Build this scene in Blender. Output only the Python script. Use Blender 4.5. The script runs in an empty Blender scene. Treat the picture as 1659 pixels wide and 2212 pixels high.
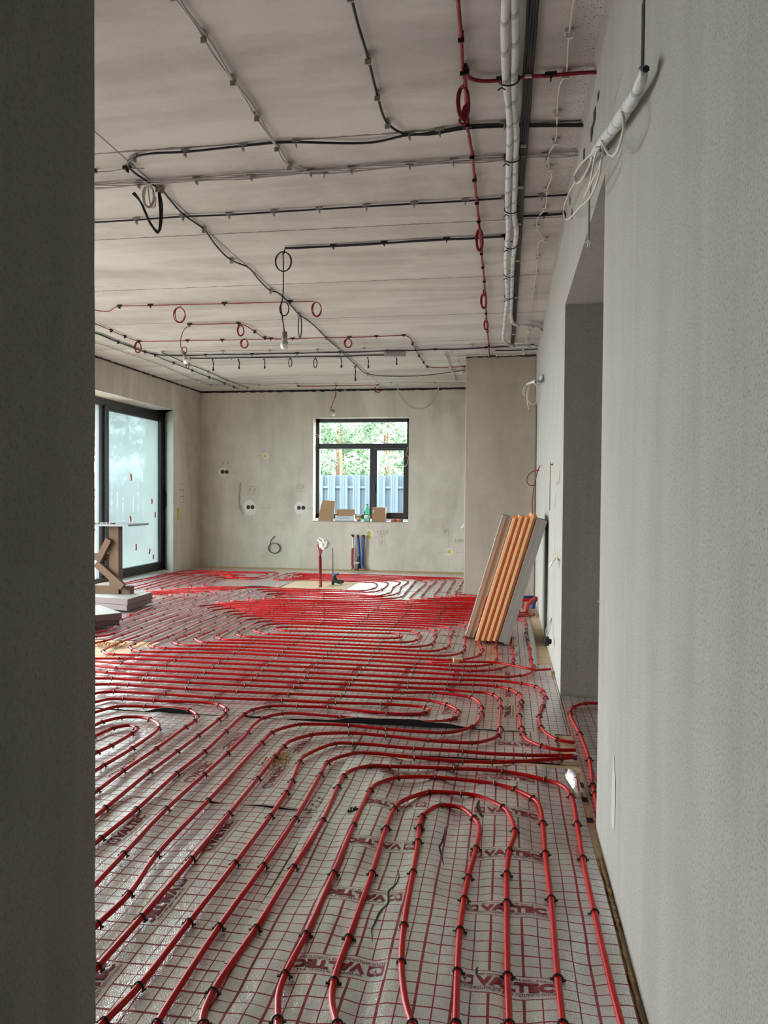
import bpy, bmesh, math, random
import numpy as np
from mathutils import Vector, Matrix, noise as mnoise
random.seed(7)
C = bpy.context.scene.collection
PI = math.pi

# ------------------------------------------------------------------ camera, light
F_PX, CX, CY, CAM_H = 1644.0, 829.5, 1106.0, 1.25
def _d(px, py): return np.array([px - CX, -(py - CY), -F_PX])
_Y = _d(1095, 1071); _Y /= np.linalg.norm(_Y)
_X = -_d(-9350, 993); _X -= _Y * (_X @ _Y); _X /= np.linalg.norm(_X)
_Z = np.cross(_X, _Y)
CM = np.array([_X, _Y, _Z])
def ray(px, py): return CM @ _d(px, py)
def plane(px, py, ax, v):
    r = ray(px, py); o = np.array([0, 0, CAM_H]); t = (v - o[ax]) / r[ax]
    return Vector((o + r * t).tolist())
def FL(px, py, z=0.0): return plane(px, py, 2, z)
def CE(px, py, z=2.985): return plane(px, py, 2, z)
def to_px(w):
    c = CM.T @ (np.array(w) - np.array([0, 0, CAM_H]))
    if c[2] > -0.05: return (-9999, -9999)
    return (CX + F_PX * c[0] / -c[2], CY - F_PX * c[1] / -c[2])

cd = bpy.data.cameras.new('camera'); cam = bpy.data.objects.new('camera', cd); C.objects.link(cam)
cd.sensor_fit = 'VERTICAL'; cd.sensor_height = 36.0; cd.lens = F_PX / 2212 * 36
cd.clip_start = 0.05; cd.clip_end = 200
m = Matrix.Identity(4)
for i in range(3):
    for j in range(3): m[i][j] = CM[i][j]
m[2][3] = CAM_H
cam.matrix_world = m
bpy.context.scene.camera = cam

SKY = 7.0
w = bpy.data.worlds.new('sky'); bpy.context.scene.world = w; w.use_nodes = True
nt = w.node_tree; bg = nt.nodes['Background']
tc = nt.nodes.new('ShaderNodeTexCoord'); sp = nt.nodes.new('ShaderNodeSeparateXYZ')
nt.links.new(tc.outputs['Generated'], sp.inputs[0])
rp = nt.nodes.new('ShaderNodeValToRGB'); nt.links.new(sp.outputs['Z'], rp.inputs[0])
rp.color_ramp.elements[0].position = 0.0; rp.color_ramp.elements[0].color = (.92, .98, 1.0, 1)
rp.color_ramp.elements[1].position = 0.6; rp.color_ramp.elements[1].color = (.93, .97, 1.0, 1)
nt.links.new(rp.outputs[0], bg.inputs[0]); bg.inputs[1].default_value = SKY

vs = bpy.context.scene.view_settings
vs.view_transform = 'Standard'; vs.look = 'None'; vs.gamma = 1.0; vs.use_curve_mapping = False
bpy.context.scene.display_settings.display_device = 'sRGB'
vs.exposure = 1.47

def portal(name, loc, rot, sx, sy):
    l = bpy.data.lights.new(name, 'AREA'); l.shape = 'RECTANGLE'; l.size = sx; l.size_y = sy
    l.cycles.is_portal = True
    o = bpy.data.objects.new(name, l); C.objects.link(o); o.location = loc; o.rotation_euler = rot
# daylight comes in only through these openings; the middle one is added
portal('daylight_portal', (-5.75, 9.9, 1.3), (0, -PI/2, 0), 2.5, 3.8)
portal('daylight_portal', (-5.75, 5.05, 1.4), (0, -PI/2, 0), 2.6, 4.3)
portal('daylight_portal', (-2.4, 12.85, 1.67), (-PI/2, 0, 0), 1.6, 1.7)

# ------------------------------------------------------------------ materials
def S(v): return v / 12.92 if v <= .04045 else ((v + .055) / 1.055) ** 2.4
def rgb(r, g, b): return (S(r/255), S(g/255), S(b/255), 1)
def newmat(name):
    m = bpy.data.materials.new(name); m.use_nodes = True
    return m, m.node_tree, m.node_tree.nodes['Principled BSDF']
def N(nt, typ, **kw):
    n = nt.nodes.new(typ)
    for k, v in kw.items():
        if k.startswith('i_'):
            key = k[2:]; key = int(key) if key.isdigit() else key
            n.inputs[key].default_value = v
        else: setattr(n, k, v)
    return n
def math_(nt, op, a, b=None, c=None):
    n = nt.nodes.new('ShaderNodeMath'); n.operation = op
    for i, v in enumerate((a, b, c)):
        if v is None: continue
        if isinstance(v, (int, float)): n.inputs[i].default_value = v
        else: nt.links.new(v, n.inputs[i])
    return n.outputs[0]
def mixc(nt, f, a, b):
    n = nt.nodes.new('ShaderNodeMix'); n.data_type = 'RGBA'
    for idx, v in ((0, f), (6, a), (7, b)):
        if isinstance(v, (int, float)): n.inputs[idx].default_value = v
        elif isinstance(v, tuple): n.inputs[idx].default_value = v
        else: nt.links.new(v, n.inputs[idx])
    return n.outputs[2]
def simple(name, col, rough=.6, metal=0.0, var=.12, scale=20, bump=0.0, bscale=60, coat=0):
    m, nt, b = newmat(name)
    tc = N(nt, 'ShaderNodeTexCoord'); nz = N(nt, 'ShaderNodeTexNoise', i_Scale=scale, i_Detail=4.0)
    nt.links.new(tc.outputs['Object'], nz.inputs['Vector'])
    d = tuple(c * (1 - var) for c in col[:3]) + (1,); l = tuple(min(1, c * (1 + var)) for c in col[:3]) + (1,)
    nt.links.new(mixc(nt, nz.outputs['Fac'], d, l), b.inputs['Base Color'])
    b.inputs['Roughness'].default_value = rough; b.inputs['Metallic'].default_value = metal
    if coat: b.inputs['Coat Weight'].default_value = coat
    if bump:
        n2 = N(nt, 'ShaderNodeTexNoise', i_Scale=bscale, i_Detail=3.0); nt.links.new(tc.outputs['Object'], n2.inputs['Vector'])
        bp = N(nt, 'ShaderNodeBump', i_Strength=bump, i_Distance=.01); nt.links.new(n2.outputs['Fac'], bp.inputs['Height'])
        nt.links.new(bp.outputs[0], b.inputs['Normal'])
    return m
def plaster(name, col, dark, stretch=(1, 1, .25), grain=.35, big=1.2, lo=.35, hi=.65):
    m, nt, b = newmat(name)
    tc = N(nt, 'ShaderNodeTexCoord'); mp = N(nt, 'ShaderNodeMapping'); mp.inputs['Scale'].default_value = stretch
    nt.links.new(tc.outputs['Object'], mp.inputs['Vector'])
    n1 = N(nt, 'ShaderNodeTexNoise', i_Scale=big, i_Detail=6.0, i_Roughness=.6, i_Distortion=.6)
    nt.links.new(mp.outputs[0], n1.inputs['Vector'])
    n2 = N(nt, 'ShaderNodeTexNoise', i_Scale=3.2, i_Detail=8.0, i_Roughness=.7)
    nt.links.new(tc.outputs['Object'], n2.inputs['Vector'])
    n3 = N(nt, 'ShaderNodeTexNoise', i_Scale=190.0, i_Detail=3.0); nt.links.new(tc.outputs['Object'], n3.inputs['Vector'])
    mr = N(nt, 'ShaderNodeMapRange'); mr.inputs[1].default_value = lo; mr.inputs[2].default_value = hi
    nt.links.new(n1.outputs['Fac'], mr.inputs[0])
    c1 = mixc(nt, mr.outputs[0], dark, col)
    mr2 = N(nt, 'ShaderNodeMapRange'); mr2.inputs[1].default_value = .45; mr2.inputs[2].default_value = .75
    mr2.inputs[4].default_value = .5; nt.links.new(n2.outputs['Fac'], mr2.inputs[0])
    c2 = mixc(nt, mr2.outputs[0], c1, tuple(min(1, c * 1.12) for c in col[:3]) + (1,))
    mr3 = N(nt, 'ShaderNodeMapRange'); mr3.inputs[1].default_value = .3; mr3.inputs[2].default_value = .5
    mr3.inputs[3].default_value = grain; mr3.inputs[4].default_value = 0; nt.links.new(n3.outputs['Fac'], mr3.inputs[0])
    c3 = mixc(nt, mr3.outputs[0], c2, tuple(c * .55 for c in col[:3]) + (1,))
    nt.links.new(c3, b.inputs['Base Color']); b.inputs['Roughness'].default_value = .92
    bp = N(nt, 'ShaderNodeBump', i_Strength=.25, i_Distance=.004); nt.links.new(n3.outputs['Fac'], bp.inputs['Height'])
    nt.links.new(bp.outputs[0], b.inputs['Normal'])
    return m

M = {}
M['plaster'] = plaster('wall_plaster', rgb(212, 207, 195), rgb(180, 174, 162), grain=.25, big=1.6)
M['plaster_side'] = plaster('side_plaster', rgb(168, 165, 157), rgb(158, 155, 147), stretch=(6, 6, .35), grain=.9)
M['plaster_dark'] = plaster('unprimed_plaster', rgb(176, 167, 154), rgb(156, 147, 135), grain=.2, big=1.4)
M['plaster_shade'] = plaster('shaded_plaster', rgb(138, 134, 125), rgb(126, 122, 114), stretch=(6, 6, .35), grain=.6)  # same plaster as the side wall, darkened to put its shade into the colour
M['filler'] = simple('wall_filler', rgb(184, 182, 176), .95, scale=30)
M['patch'] = simple('patch_plaster', rgb(218, 216, 210), .95, scale=30)
M['concrete'] = plaster('slab_concrete', rgb(208, 203, 196), rgb(176, 171, 163), stretch=(.3, 1.6, 1), grain=.3, big=1.1, lo=.4, hi=.62)
def add_joints():
    m = M['concrete']; nt = m.node_tree; b = nt.nodes['Principled BSDF']
    tc = N(nt, 'ShaderNodeTexCoord'); nz = N(nt, 'ShaderNodeTexNoise', i_Scale=14.0, i_Detail=3.0)
    nt.links.new(tc.outputs['Object'], nz.inputs['Vector'])
    sx = N(nt, 'ShaderNodeSeparateXYZ'); nt.links.new(tc.outputs['Object'], sx.inputs[0])
    wob = math_(nt, 'MULTIPLY', math_(nt, 'SUBTRACT', nz.outputs['Fac'], .5), .02)
    y = math_(nt, 'ADD', sx.outputs['Y'], wob)
    k = math_(nt, 'DIVIDE', math_(nt, 'SUBTRACT', y, 3.68 - 1.245 * 4), 1.245)
    fr = math_(nt, 'FRACT', math_(nt, 'ADD', k, .5)); d1 = math_(nt, 'ABSOLUTE', math_(nt, 'SUBTRACT', fr, .5))
    wid = math_(nt, 'MULTIPLY', nz.outputs['Fac'], .012)
    l1 = math_(nt, 'LESS_THAN', d1, wid)
    d2 = math_(nt, 'ABSOLUTE', math_(nt, 'SUBTRACT', math_(nt, 'ADD', sx.outputs['X'], math_(nt, 'MULTIPLY', wob, .5)), -1.99))
    l2 = math_(nt, 'MULTIPLY', math_(nt, 'LESS_THAN', d2, .005), math_(nt, 'GREATER_THAN', sx.outputs['Y'], 3.2))
    ln = math_(nt, 'MAXIMUM', l1, l2)
    src = b.inputs['Base Color'].links[0].from_socket
    # cement splashes close to the right wall, whiter trowelled patches
    v = N(nt, 'ShaderNodeTexNoise', i_Scale=110.0, i_Detail=4.0, i_Roughness=.6); nt.links.new(tc.outputs['Object'], v.inputs['Vector'])
    edge = N(nt, 'ShaderNodeMapRange'); edge.inputs[1].default_value = -.15; edge.inputs[2].default_value = .3; nt.links.new(sx.outputs['X'], edge.inputs[0])
    thr = math_(nt, 'SUBTRACT', .78, math_(nt, 'MULTIPLY', edge.outputs[0], .18))
    spots = math_(nt, 'MULTIPLY', math_(nt, 'GREATER_THAN', v.outputs['Fac'], thr), .75)
    c0 = mixc(nt, spots, src, rgb(70, 65, 60))
    nt.links.new(mixc(nt, math_(nt, 'MULTIPLY', ln, .72), c0, rgb(60, 54, 50)), b.inputs['Base Color'])
add_joints()
M['insul_board'] = None
def board_floor():
    m, nt, b = newmat('tan_insulation_board')
    tc = N(nt, 'ShaderNodeTexCoord')
    br = N(nt, 'ShaderNodeTexBrick', i_Scale=1.0); br.inputs['Color1'].default_value = rgb(196, 172, 138); br.inputs['Color2'].default_value = rgb(206, 184, 150)
    br.inputs['Mortar'].default_value = rgb(80, 66, 50); br.inputs['Mortar Size'].default_value = .004
    br.inputs['Brick Width'].default_value = 1.2; br.inputs['Row Height'].default_value = .6
    nt.links.new(tc.outputs['Object'], br.inputs['Vector'])
    nz = N(nt, 'ShaderNodeTexNoise', i_Scale=5.0, i_Detail=6.0); nt.links.new(tc.outputs['Object'], nz.inputs['Vector'])
    f = math_(nt, 'MULTIPLY', nz.outputs['Fac'], .35)
    nt.links.new(mixc(nt, f, br.outputs['Color'], rgb(150, 128, 98)), b.inputs['Base Color']); b.inputs['Roughness'].default_value = .8
    return m
M['insul_board'] = board_floor()

def foil():
    m, nt, b = newmat('printed_silver_foil')
    tc = N(nt, 'ShaderNodeTexCoord')
    nz = N(nt, 'ShaderNodeTexNoise', i_Scale=5.0, i_Detail=2.0); nt.links.new(tc.outputs['Object'], nz.inputs['Vector'])
    dis = N(nt, 'ShaderNodeVectorMath', operation='SCALE'); dis.inputs['Scale'].default_value = .006
    sub = N(nt, 'ShaderNodeVectorMath', operation='SUBTRACT'); sub.inputs[1].default_value = (.5, .5, .5)
    nt.links.new(nz.outputs['Color'], sub.inputs[0]); nt.links.new(sub.outputs[0], dis.inputs[0])
    add = N(nt, 'ShaderNodeVectorMath', operation='ADD'); nt.links.new(tc.outputs['Object'], add.inputs[0]); nt.links.new(dis.outputs[0], add.inputs[1])
    sx = N(nt, 'ShaderNodeSeparateXYZ'); nt.links.new(add.outputs[0], sx.inputs[0])
    def lines(co, off, period, half):
        fr = math_(nt, 'FRACT', math_(nt, 'ADD', math_(nt, 'DIVIDE', math_(nt, 'SUBTRACT', co, off), period), 100.5))
        return math_(nt, 'LESS_THAN', math_(nt, 'ABSOLUTE', math_(nt, 'SUBTRACT', fr, .5)), half / period)
    def band(co, period, half):
        fr = math_(nt, 'FRACT', math_(nt, 'ADD', math_(nt, 'DIVIDE', co, period), 100.5))
        return math_(nt, 'LESS_THAN', math_(nt, 'ABSOLUTE', math_(nt, 'SUBTRACT', fr, .5)), half / period)
    u, v = sx.outputs['X'], sx.outputs['Y']
    g = math_(nt, 'MAXIMUM', lines(u, .044, .088, .0036), lines(u, 0, .088, .0018))
    gv = math_(nt, 'MAXIMUM', lines(v, .044, .088, .0024), lines(v, 0, .088, .0016))
    g = math_(nt, 'MAXIMUM', g, gv)
    inrect = math_(nt, 'MULTIPLY', band(u, .44, .1305), band(v, .352, .0425))
    g = math_(nt, 'MULTIPLY', g, math_(nt, 'SUBTRACT', 1.0, inrect))
    n2 = N(nt, 'ShaderNodeTexNoise', i_Scale=2.3, i_Detail=7.0, i_Roughness=.65); nt.links.new(tc.outputs['Object'], n2.inputs['Vector'])
    silver = mixc(nt, n2.outputs['Fac'], rgb(206, 207, 205), rgb(244, 245, 244))
    dn = N(nt, 'ShaderNodeTexNoise', i_Scale=1.7, i_Detail=9.0, i_Roughness=.75); nt.links.new(tc.outputs['Object'], dn.inputs['Vector'])
    dm = N(nt, 'ShaderNodeMapRange'); dm.inputs[1].default_value = .62; dm.inputs[2].default_value = .74; dm.inputs[4].default_value = .6
    nt.links.new(dn.outputs['Fac'], dm.inputs[0])
    silver = mixc(nt, dm.outputs[0], silver, rgb(140, 128, 108))
    sp_ = N(nt, 'ShaderNodeTexNoise', i_Scale=260.0, i_Detail=2.0); nt.links.new(tc.outputs['Object'], sp_.inputs['Vector'])
    sm = N(nt, 'ShaderNodeMapRange'); sm.inputs[1].default_value = .35; sm.inputs[2].default_value = .6; sm.inputs[3].default_value = .24; sm.inputs[4].default_value = 0; nt.links.new(sp_.outputs['Fac'], sm.inputs[0])
    silver = mixc(nt, sm.outputs[0], silver, rgb(120, 120, 116))
    nt.links.new(mixc(nt, g, silver, rgb(140, 28, 44)), b.inputs['Base Color'])
    nt.links.new(math_(nt, 'MULTIPLY', math_(nt, 'SUBTRACT', 1.0, g), .78), b.inputs['Metallic'])
    b.inputs['Roughness'].default_value = .30
    v1 = N(nt, 'ShaderNodeTexVoronoi', i_Scale=230.0); nt.links.new(tc.outputs['Object'], v1.inputs['Vector'])
    n3 = N(nt, 'ShaderNodeTexNoise', i_Scale=22.0, i_Detail=4.0, i_Distortion=1.0); nt.links.new(tc.outputs['Object'], n3.inputs['Vector'])
    h = math_(nt, 'ADD', math_(nt, 'MULTIPLY', v1.outputs['Distance'], .28), math_(nt, 'MULTIPLY', n3.outputs['Fac'], 1.0))
    bp = N(nt, 'ShaderNodeBump', i_Strength=.5, i_Distance=.006); nt.links.new(h, bp.inputs['Height'])
    nt.links.new(bp.outputs[0], b.inputs['Normal'])
    return m
M['foil'] = foil()
M['ink'] = simple('red_ink', rgb(132, 22, 40), .6, var=.15)
M['gap_shade'] = simple('black_gap_shade', rgb(20, 20, 24), .7)  # near black for the shade below the mats' front edges
M['pipe'] = simple('red_pipe_plastic', rgb(172, 5, 9), .33, var=.1, scale=3)
M['pipe'].node_tree.nodes['Principled BSDF'].inputs['Specular IOR Level'].default_value = .28
M['clip'] = simple('dark_green_clip', rgb(26, 36, 28), .45)
M['blackcable'] = simple('black_cable', rgb(15, 15, 17), .5)
M['greycable'] = simple('grey_cable', rgb(176, 172, 166), .5)
M['whitecable'] = simple('white_cable', rgb(205, 198, 186), .5)
M['redcable'] = simple('red_corrugated_conduit', rgb(140, 14, 34), .45, bump=.6, bscale=120)
M['lagging'] = simple('white_pipe_lagging', rgb(206, 206, 206), .42, var=.06, bump=.5, bscale=40)
def lagmat():
    m = M['lagging']; nt = m.node_tree; b = nt.nodes['Principled BSDF']; src = b.inputs['Base Color'].links[0].from_socket
    tc = N(nt, 'ShaderNodeTexCoord'); wv = N(nt, 'ShaderNodeTexWave', i_Scale=3.2, i_Distortion=2.5, i_Detail=2.0); wv.bands_direction = 'DIAGONAL'
    nt.links.new(tc.outputs['Object'], wv.inputs['Vector']); f = math_(nt, 'MULTIPLY', math_(nt, 'LESS_THAN', wv.outputs['Fac'], .07), .55)
    nt.links.new(mixc(nt, f, src, rgb(110, 108, 108)), b.inputs['Base Color'])
lagmat()
M['greylag'] = simple('grey_pipe_lagging', rgb(160, 156, 158), .4, var=.12, bump=.5, bscale=30)
M['clipgrey'] = simple('grey_clip', rgb(150, 146, 140), .5)
M['clipblack'] = simple('black_clip', rgb(14, 14, 15), .5)
M['tie'] = simple('white_tie', rgb(215, 212, 205), .5)
M['frame'] = simple('anthracite_frame', rgb(34, 38, 40), .4, var=.08)
M['framegrey'] = simple('grey_frame_profile', rgb(92, 100, 104), .45)
M['whitepvc'] = simple('white_pvc', rgb(230, 232, 232), .4)
M['wood'] = simple('raw_timber', rgb(86, 64, 44), .75, var=.3, scale=9, bump=.3)
M['palewood'] = simple('pale_wood', rgb(206, 170, 128), .75, var=.15, scale=20)
M['orange'] = simple('orange_foam', rgb(238, 164, 106), .85, var=.05, scale=14)
M['orangelight'] = simple('orange_foam_edge', rgb(250, 196, 146), .85, var=.05, scale=40)
M['greyboard'] = simple('grey_coated_board', rgb(148, 142, 136), .8, var=.08)
M['pinkboard'] = simple('grey_pink_foam_slab', rgb(104, 95, 94), .85, var=.1, bump=.4)
M['slabtop'] = simple('pale_slab_top', rgb(146, 150, 144), .7, var=.12, scale=6)
M['foamy'] = simple('expanding_foam', rgb(178, 144, 98), .8, var=.2, scale=30, bump=.6)
M['cardboard'] = simple('cardboard', rgb(160, 128, 98), .85, var=.08)
M['boxwhite'] = simple('white_print_card', rgb(206, 216, 222), .6, var=.05)
M['yellow'] = simple('yellow_box_cover', rgb(204, 178, 50), .5)
M['blue'] = simple('blue_pipe_sleeve', rgb(32, 66, 140), .5, bump=.3)
M['redsleeve'] = simple('red_pipe_sleeve', rgb(158, 50, 42), .5, bump=.3)
M['drain'] = simple('grey_drain_plastic', rgb(112, 116, 118), .4)
M['drainblack'] = simple('black_drain_plastic', rgb(46, 46, 44), .4)
M['darkhole'] = simple('dark_chase', rgb(34, 31, 28), .9, var=.6, scale=60, bump=.8)
M['bag'] = simple('crumpled_white_plastic', rgb(226, 222, 216), .5, bump=.6, bscale=30)
M['clay'] = simple('terracotta', rgb(168, 100, 74), .8)
M['pencil'] = simple('pencil_line', rgb(128, 124, 116), .8)
M['boxdark'] = simple('dark_box_inside', rgb(66, 60, 56), .95)
M['bulbglass'] = simple('milky_bulb', rgb(238, 238, 238), .3, var=.02)
M['bulbbody'] = simple('bulb_plastic', rgb(176, 172, 164), .5)
M['socketgrey'] = simple('lamp_socket', rgb(120, 112, 100), .6)
M['fence'] = simple('blue_grey_metal_fence', rgb(66, 80, 94), .5, var=.06)
M['ground'] = simple('pale_ground', rgb(128, 126, 120), .9, var=.2, scale=3)
M['bark'] = simple('pine_bark', rgb(120, 98, 80), .9, var=.3)
M['twig'] = simple('grey_twig', rgb(110, 104, 96), .9)
M['needles'] = simple('pine_needles', rgb(126, 150, 120), .7, var=.35, scale=2)
M['redtape'] = simple('red_tape', rgb(226, 52, 66), .5)
M['metaltape'] = simple('metal_strip', rgb(190, 190, 190), .25, metal=.9, bump=.5)
def glass(name, tint):
    m = bpy.data.materials.new(name); m.use_nodes = True; nt = m.node_tree; nt.nodes.clear()
    o = N(nt, 'ShaderNodeOutputMaterial'); t = N(nt, 'ShaderNodeBsdfTransparent'); t.inputs[0].default_value = tint
    g = N(nt, 'ShaderNodeBsdfGlossy'); g.inputs['Roughness'].default_value = .02; fr = N(nt, 'ShaderNodeFresnel', i_IOR=1.35)
    mx = N(nt, 'ShaderNodeMixShader'); nt.links.new(fr.outputs[0], mx.inputs[0]); nt.links.new(t.outputs[0], mx.inputs[1]); nt.links.new(g.outputs[0], mx.inputs[2])
    nt.links.new(mx.outputs[0], o.inputs[0]); return m
M['glass'] = glass('window_glass', (.86, .93, .90, 1))
M['greenglass'] = glass('green_bottle_plastic', (.45, .86, .62, 1))
def film():
    m = bpy.data.materials.new('milky_protective_film'); m.use_nodes = True; nt = m.node_tree; nt.nodes.clear()
    o = N(nt, 'ShaderNodeOutputMaterial'); t = N(nt, 'ShaderNodeBsdfTranslucent'); t.inputs[0].default_value = (.135, .158, .158, 1)
    r = N(nt, 'ShaderNodeBsdfRefraction', i_Roughness=.45, i_IOR=1.03); r.inputs[0].default_value = (.055, .070, .080, 1)
    tr = N(nt, 'ShaderNodeBsdfTransparent'); tr.inputs[0].default_value = (.11, .135, .145, 1)
    nz = N(nt, 'ShaderNodeTexNoise', i_Scale=1.2, i_Detail=3.0); tc = N(nt, 'ShaderNodeTexCoord'); mp = N(nt, 'ShaderNodeMapping'); mp.inputs['Scale'].default_value = (1, 6, .6)
    nt.links.new(tc.outputs['Object'], mp.inputs[0]); nt.links.new(mp.outputs[0], nz.inputs['Vector'])
    bp = N(nt, 'ShaderNodeBump', i_Strength=.6, i_Distance=.02); nt.links.new(nz.outputs['Fac'], bp.inputs['Height'])
    nt.links.new(bp.outputs[0], t.inputs['Normal'])
    m1 = N(nt, 'ShaderNodeMixShader'); m1.inputs[0].default_value = .5; nt.links.new(t.outputs[0], m1.inputs[1]); nt.links.new(r.outputs[0], m1.inputs[2])
    m2 = N(nt, 'ShaderNodeMixShader'); m2.inputs[0].default_value = .12; nt.links.new(m1.outputs[0], m2.inputs[1]); nt.links.new(tr.outputs[0], m2.inputs[2])
    nt.links.new(m2.outputs[0], o.inputs[0]); return m
M['film'] = film()

# ------------------------------------------------------------------ mesh helpers
class MB:
    def __init__(s): s.v = []; s.f = []; s.mi = []
    def add(s, v, f, mi=0):
        o = len(s.v); s.v += [tuple(p) for p in v]; s.f += [tuple(i + o for i in q) for q in f]; s.mi += [mi] * len(f); return s
    def box(s, x0, x1, y0, y1, z0, z1, mi=0, R=None):
        v = [(x, y, z) for z in (z0, z1) for y in (y0, y1) for x in (x0, x1)]
        if R: v = [tuple(R @ Vector(p)) for p in v]
        return s.add(v, [(0, 2, 3, 1), (4, 5, 7, 6), (0, 1, 5, 4), (2, 6, 7, 3), (0, 4, 6, 2), (1, 3, 7, 5)], mi)
    def tube(s, pts, r, seg=8, mi=0, cap=True, rf=None):
        pts = [Vector(p) for p in pts]
        q = [pts[0]]
        for p in pts[1:]:
            if (p - q[-1]).length > 1e-5: q.append(p)
        pts = q
        if len(pts) < 2: return s
        n = len(pts); T = []
        for i in range(n):
            a = pts[max(0, i-1)]; b = pts[min(n-1, i+1)]; T.append((b - a).normalized())
        up = Vector((0, 0, 1)) if abs(T[0].z) < .9 else Vector((1, 0, 0))
        nrm = (up - T[0] * up.dot(T[0])).normalized(); V = []; Fc = []
        for i in range(n):
            if i:
                nrm = nrm - T[i] * nrm.dot(T[i])
                nrm = nrm.normalized() if nrm.length > 1e-6 else T[i].orthogonal().normalized()
            bn = T[i].cross(nrm); rr = r if rf is None else r * rf(i / (n - 1))
            for k in range(seg):
                a = 2 * PI * k / seg; V.append(pts[i] + nrm * (math.cos(a) * rr) + bn * (math.sin(a) * rr))
        for i in range(n - 1):
            for k in range(seg):
                a = i * seg + k; b = i * seg + (k + 1) % seg; Fc.append((a, b, b + seg, a + seg))
        if cap: Fc.append(tuple(reversed(range(seg)))); Fc.append(tuple(range((n-1)*seg, n*seg)))
        return s.add(V, Fc, mi)
    def lathe(s, prof, seg=16, c=(0, 0, 0), mi=0, R=None):
        V = []; Fc = []; c = Vector(c)
        for r, z in prof:
            for k in range(seg):
                a = 2 * PI * k / seg; p = Vector((r * math.cos(a), r * math.sin(a), z))
                if R: p = R @ p
                V.append(p + c)
        for i in range(len(prof) - 1):
            for k in range(seg):
                a = i * seg + k; b = i * seg + (k + 1) % seg; Fc.append((a, b, b + seg, a + seg))
        Fc.append(tuple(reversed(range(seg)))); Fc.append(tuple(range((len(prof)-1)*seg, len(prof)*seg)))
        return s.add(V, Fc, mi)
    def prism(s, poly, z0, z1, mi=0, fn=None):
        n = len(poly); v = [(x, y, z0) for x, y in poly] + [(x, y, z1) for x, y in poly]
        if fn: v = [fn(*p) for p in v]
        return s.add(v, [tuple(reversed(range(n))), tuple(range(n, 2*n))] + [(i, (i+1) % n, (i+1) % n + n, i + n) for i in range(n)], mi)
    def mesh(s, name, mats, smooth=False):
        me = bpy.data.meshes.new(name); me.from_pydata([tuple(p) for p in s.v], [], s.f)
        mats = mats if isinstance(mats, (list, tuple)) else [mats]
        for m_ in mats: me.materials.append(m_)
        if len(mats) > 1: me.polygons.foreach_set('material_index', s.mi)
        if smooth: me.polygons.foreach_set('use_smooth', [True] * len(me.polygons))
        me.update(); return me
    def build(s, name, mats, parent=None, smooth=False, bevel=0):
        o = bpy.data.objects.new(name, s.mesh(name, mats, smooth)); C.objects.link(o)
        if parent: o.parent = parent
        if bevel:
            b = o.modifiers.new('bevel', 'BEVEL'); b.width = bevel; b.segments = 2; b.limit_method = 'ANGLE'
        return o
def tag(o, label=None, cat=None, group=None, kind=None):
    if label: o['label'] = label
    if cat: o['category'] = cat
    if group: o['group'] = group
    if kind: o['kind'] = kind
    return o
def empty(name, label, cat, group=None, loc=(0, 0, 0)):
    o = bpy.data.objects.new(name, None); C.objects.link(o); o.location = loc; o.empty_display_size = .05
    return tag(o, label, cat, group)
def keep(child, parent):
    child.parent = parent; child.matrix_parent_inverse = Matrix.Translation(parent.location).inverted() @ Matrix.Identity(4); return child
def crom(P, n=8, maxstep=None):
    P = [Vector(p) for p in P]
    if len(P) < 3: return P
    Q = [P[0] * 2 - P[1]] + P + [P[-1] * 2 - P[-2]]; out = []
    for i in range(1, len(Q) - 2):
        p0, p1, p2, p3 = Q[i-1], Q[i], Q[i+1], Q[i+2]
        d01 = max((p1-p0).length, 1e-4) ** .5; d12 = max((p2-p1).length, 1e-4) ** .5; d23 = max((p3-p2).length, 1e-4) ** .5
        t0, t1 = 0, d01; t2 = t1 + d12; t3 = t2 + d23
        for k in range(n):
            t = t1 + (t2 - t1) * k / n
            A1 = p0*((t1-t)/(t1-t0)) + p1*((t-t0)/(t1-t0)); A2 = p1*((t2-t)/(t2-t1)) + p2*((t-t1)/(t2-t1)); A3 = p2*((t3-t)/(t3-t2)) + p3*((t-t2)/(t3-t2))
            B1 = A1*((t2-t)/(t2-t0)) + A2*((t-t0)/(t2-t0)); B2 = A2*((t3-t)/(t3-t1)) + A3*((t-t1)/(t3-t1))
            out.append(B1*((t2-t)/(t2-t1)) + B2*((t-t1)/(t2-t1)))
    out.append(P[-1]); return out
def loop_pts(c, rx, rz, n=20, turns=1, ph=PI/2, wob=.0, ax=(1, 0, 0), ay=(0, 0, 1)):
    c = Vector(c); ax = Vector(ax); ay = Vector(ay); out = []; nr = ax.cross(ay)
    for i in range(int(n * turns) + 1):
        a = ph + 2 * PI * i / n; k = 1 + wob * math.sin(a * .37 + i * .05)
        out.append(c + ax * (rx * k * math.cos(a)) + ay * (rz * k * math.sin(a)) + nr * (.004 * i / n))
    return out

# ------------------------------------------------------------------ structure
XR, XL, YF, H = .342, -5.21, 12.425, 3.0
def struct(name, mb, mat, **k): return tag(mb.build(name, mat, **k), kind='structure')
struct('floor', MB().box(-5.95, 2.2, -4.6, 12.9, -.2, 0), M['insul_board'])
struct('ceiling', MB().box(-5.95, 2.2, -4.6, 12.9, H, H + .25), M['concrete'])
# back wall with the kitchen window
wx0, wx1, wz0, wz1 = -3.215, -1.60, .80, 2.53
mb = MB(); y0, y1 = YF, YF + .42
mb.box(-5.95, wx0, y0, y1, 0, H); mb.box(wx1, 2.2, y0, y1, 0, H); mb.box(wx0, wx1, y0, y1, 0, wz0); mb.box(wx0, wx1, y0, y1, wz1, H)
wall_back = struct('wall_back', mb, M['plaster'])
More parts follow.
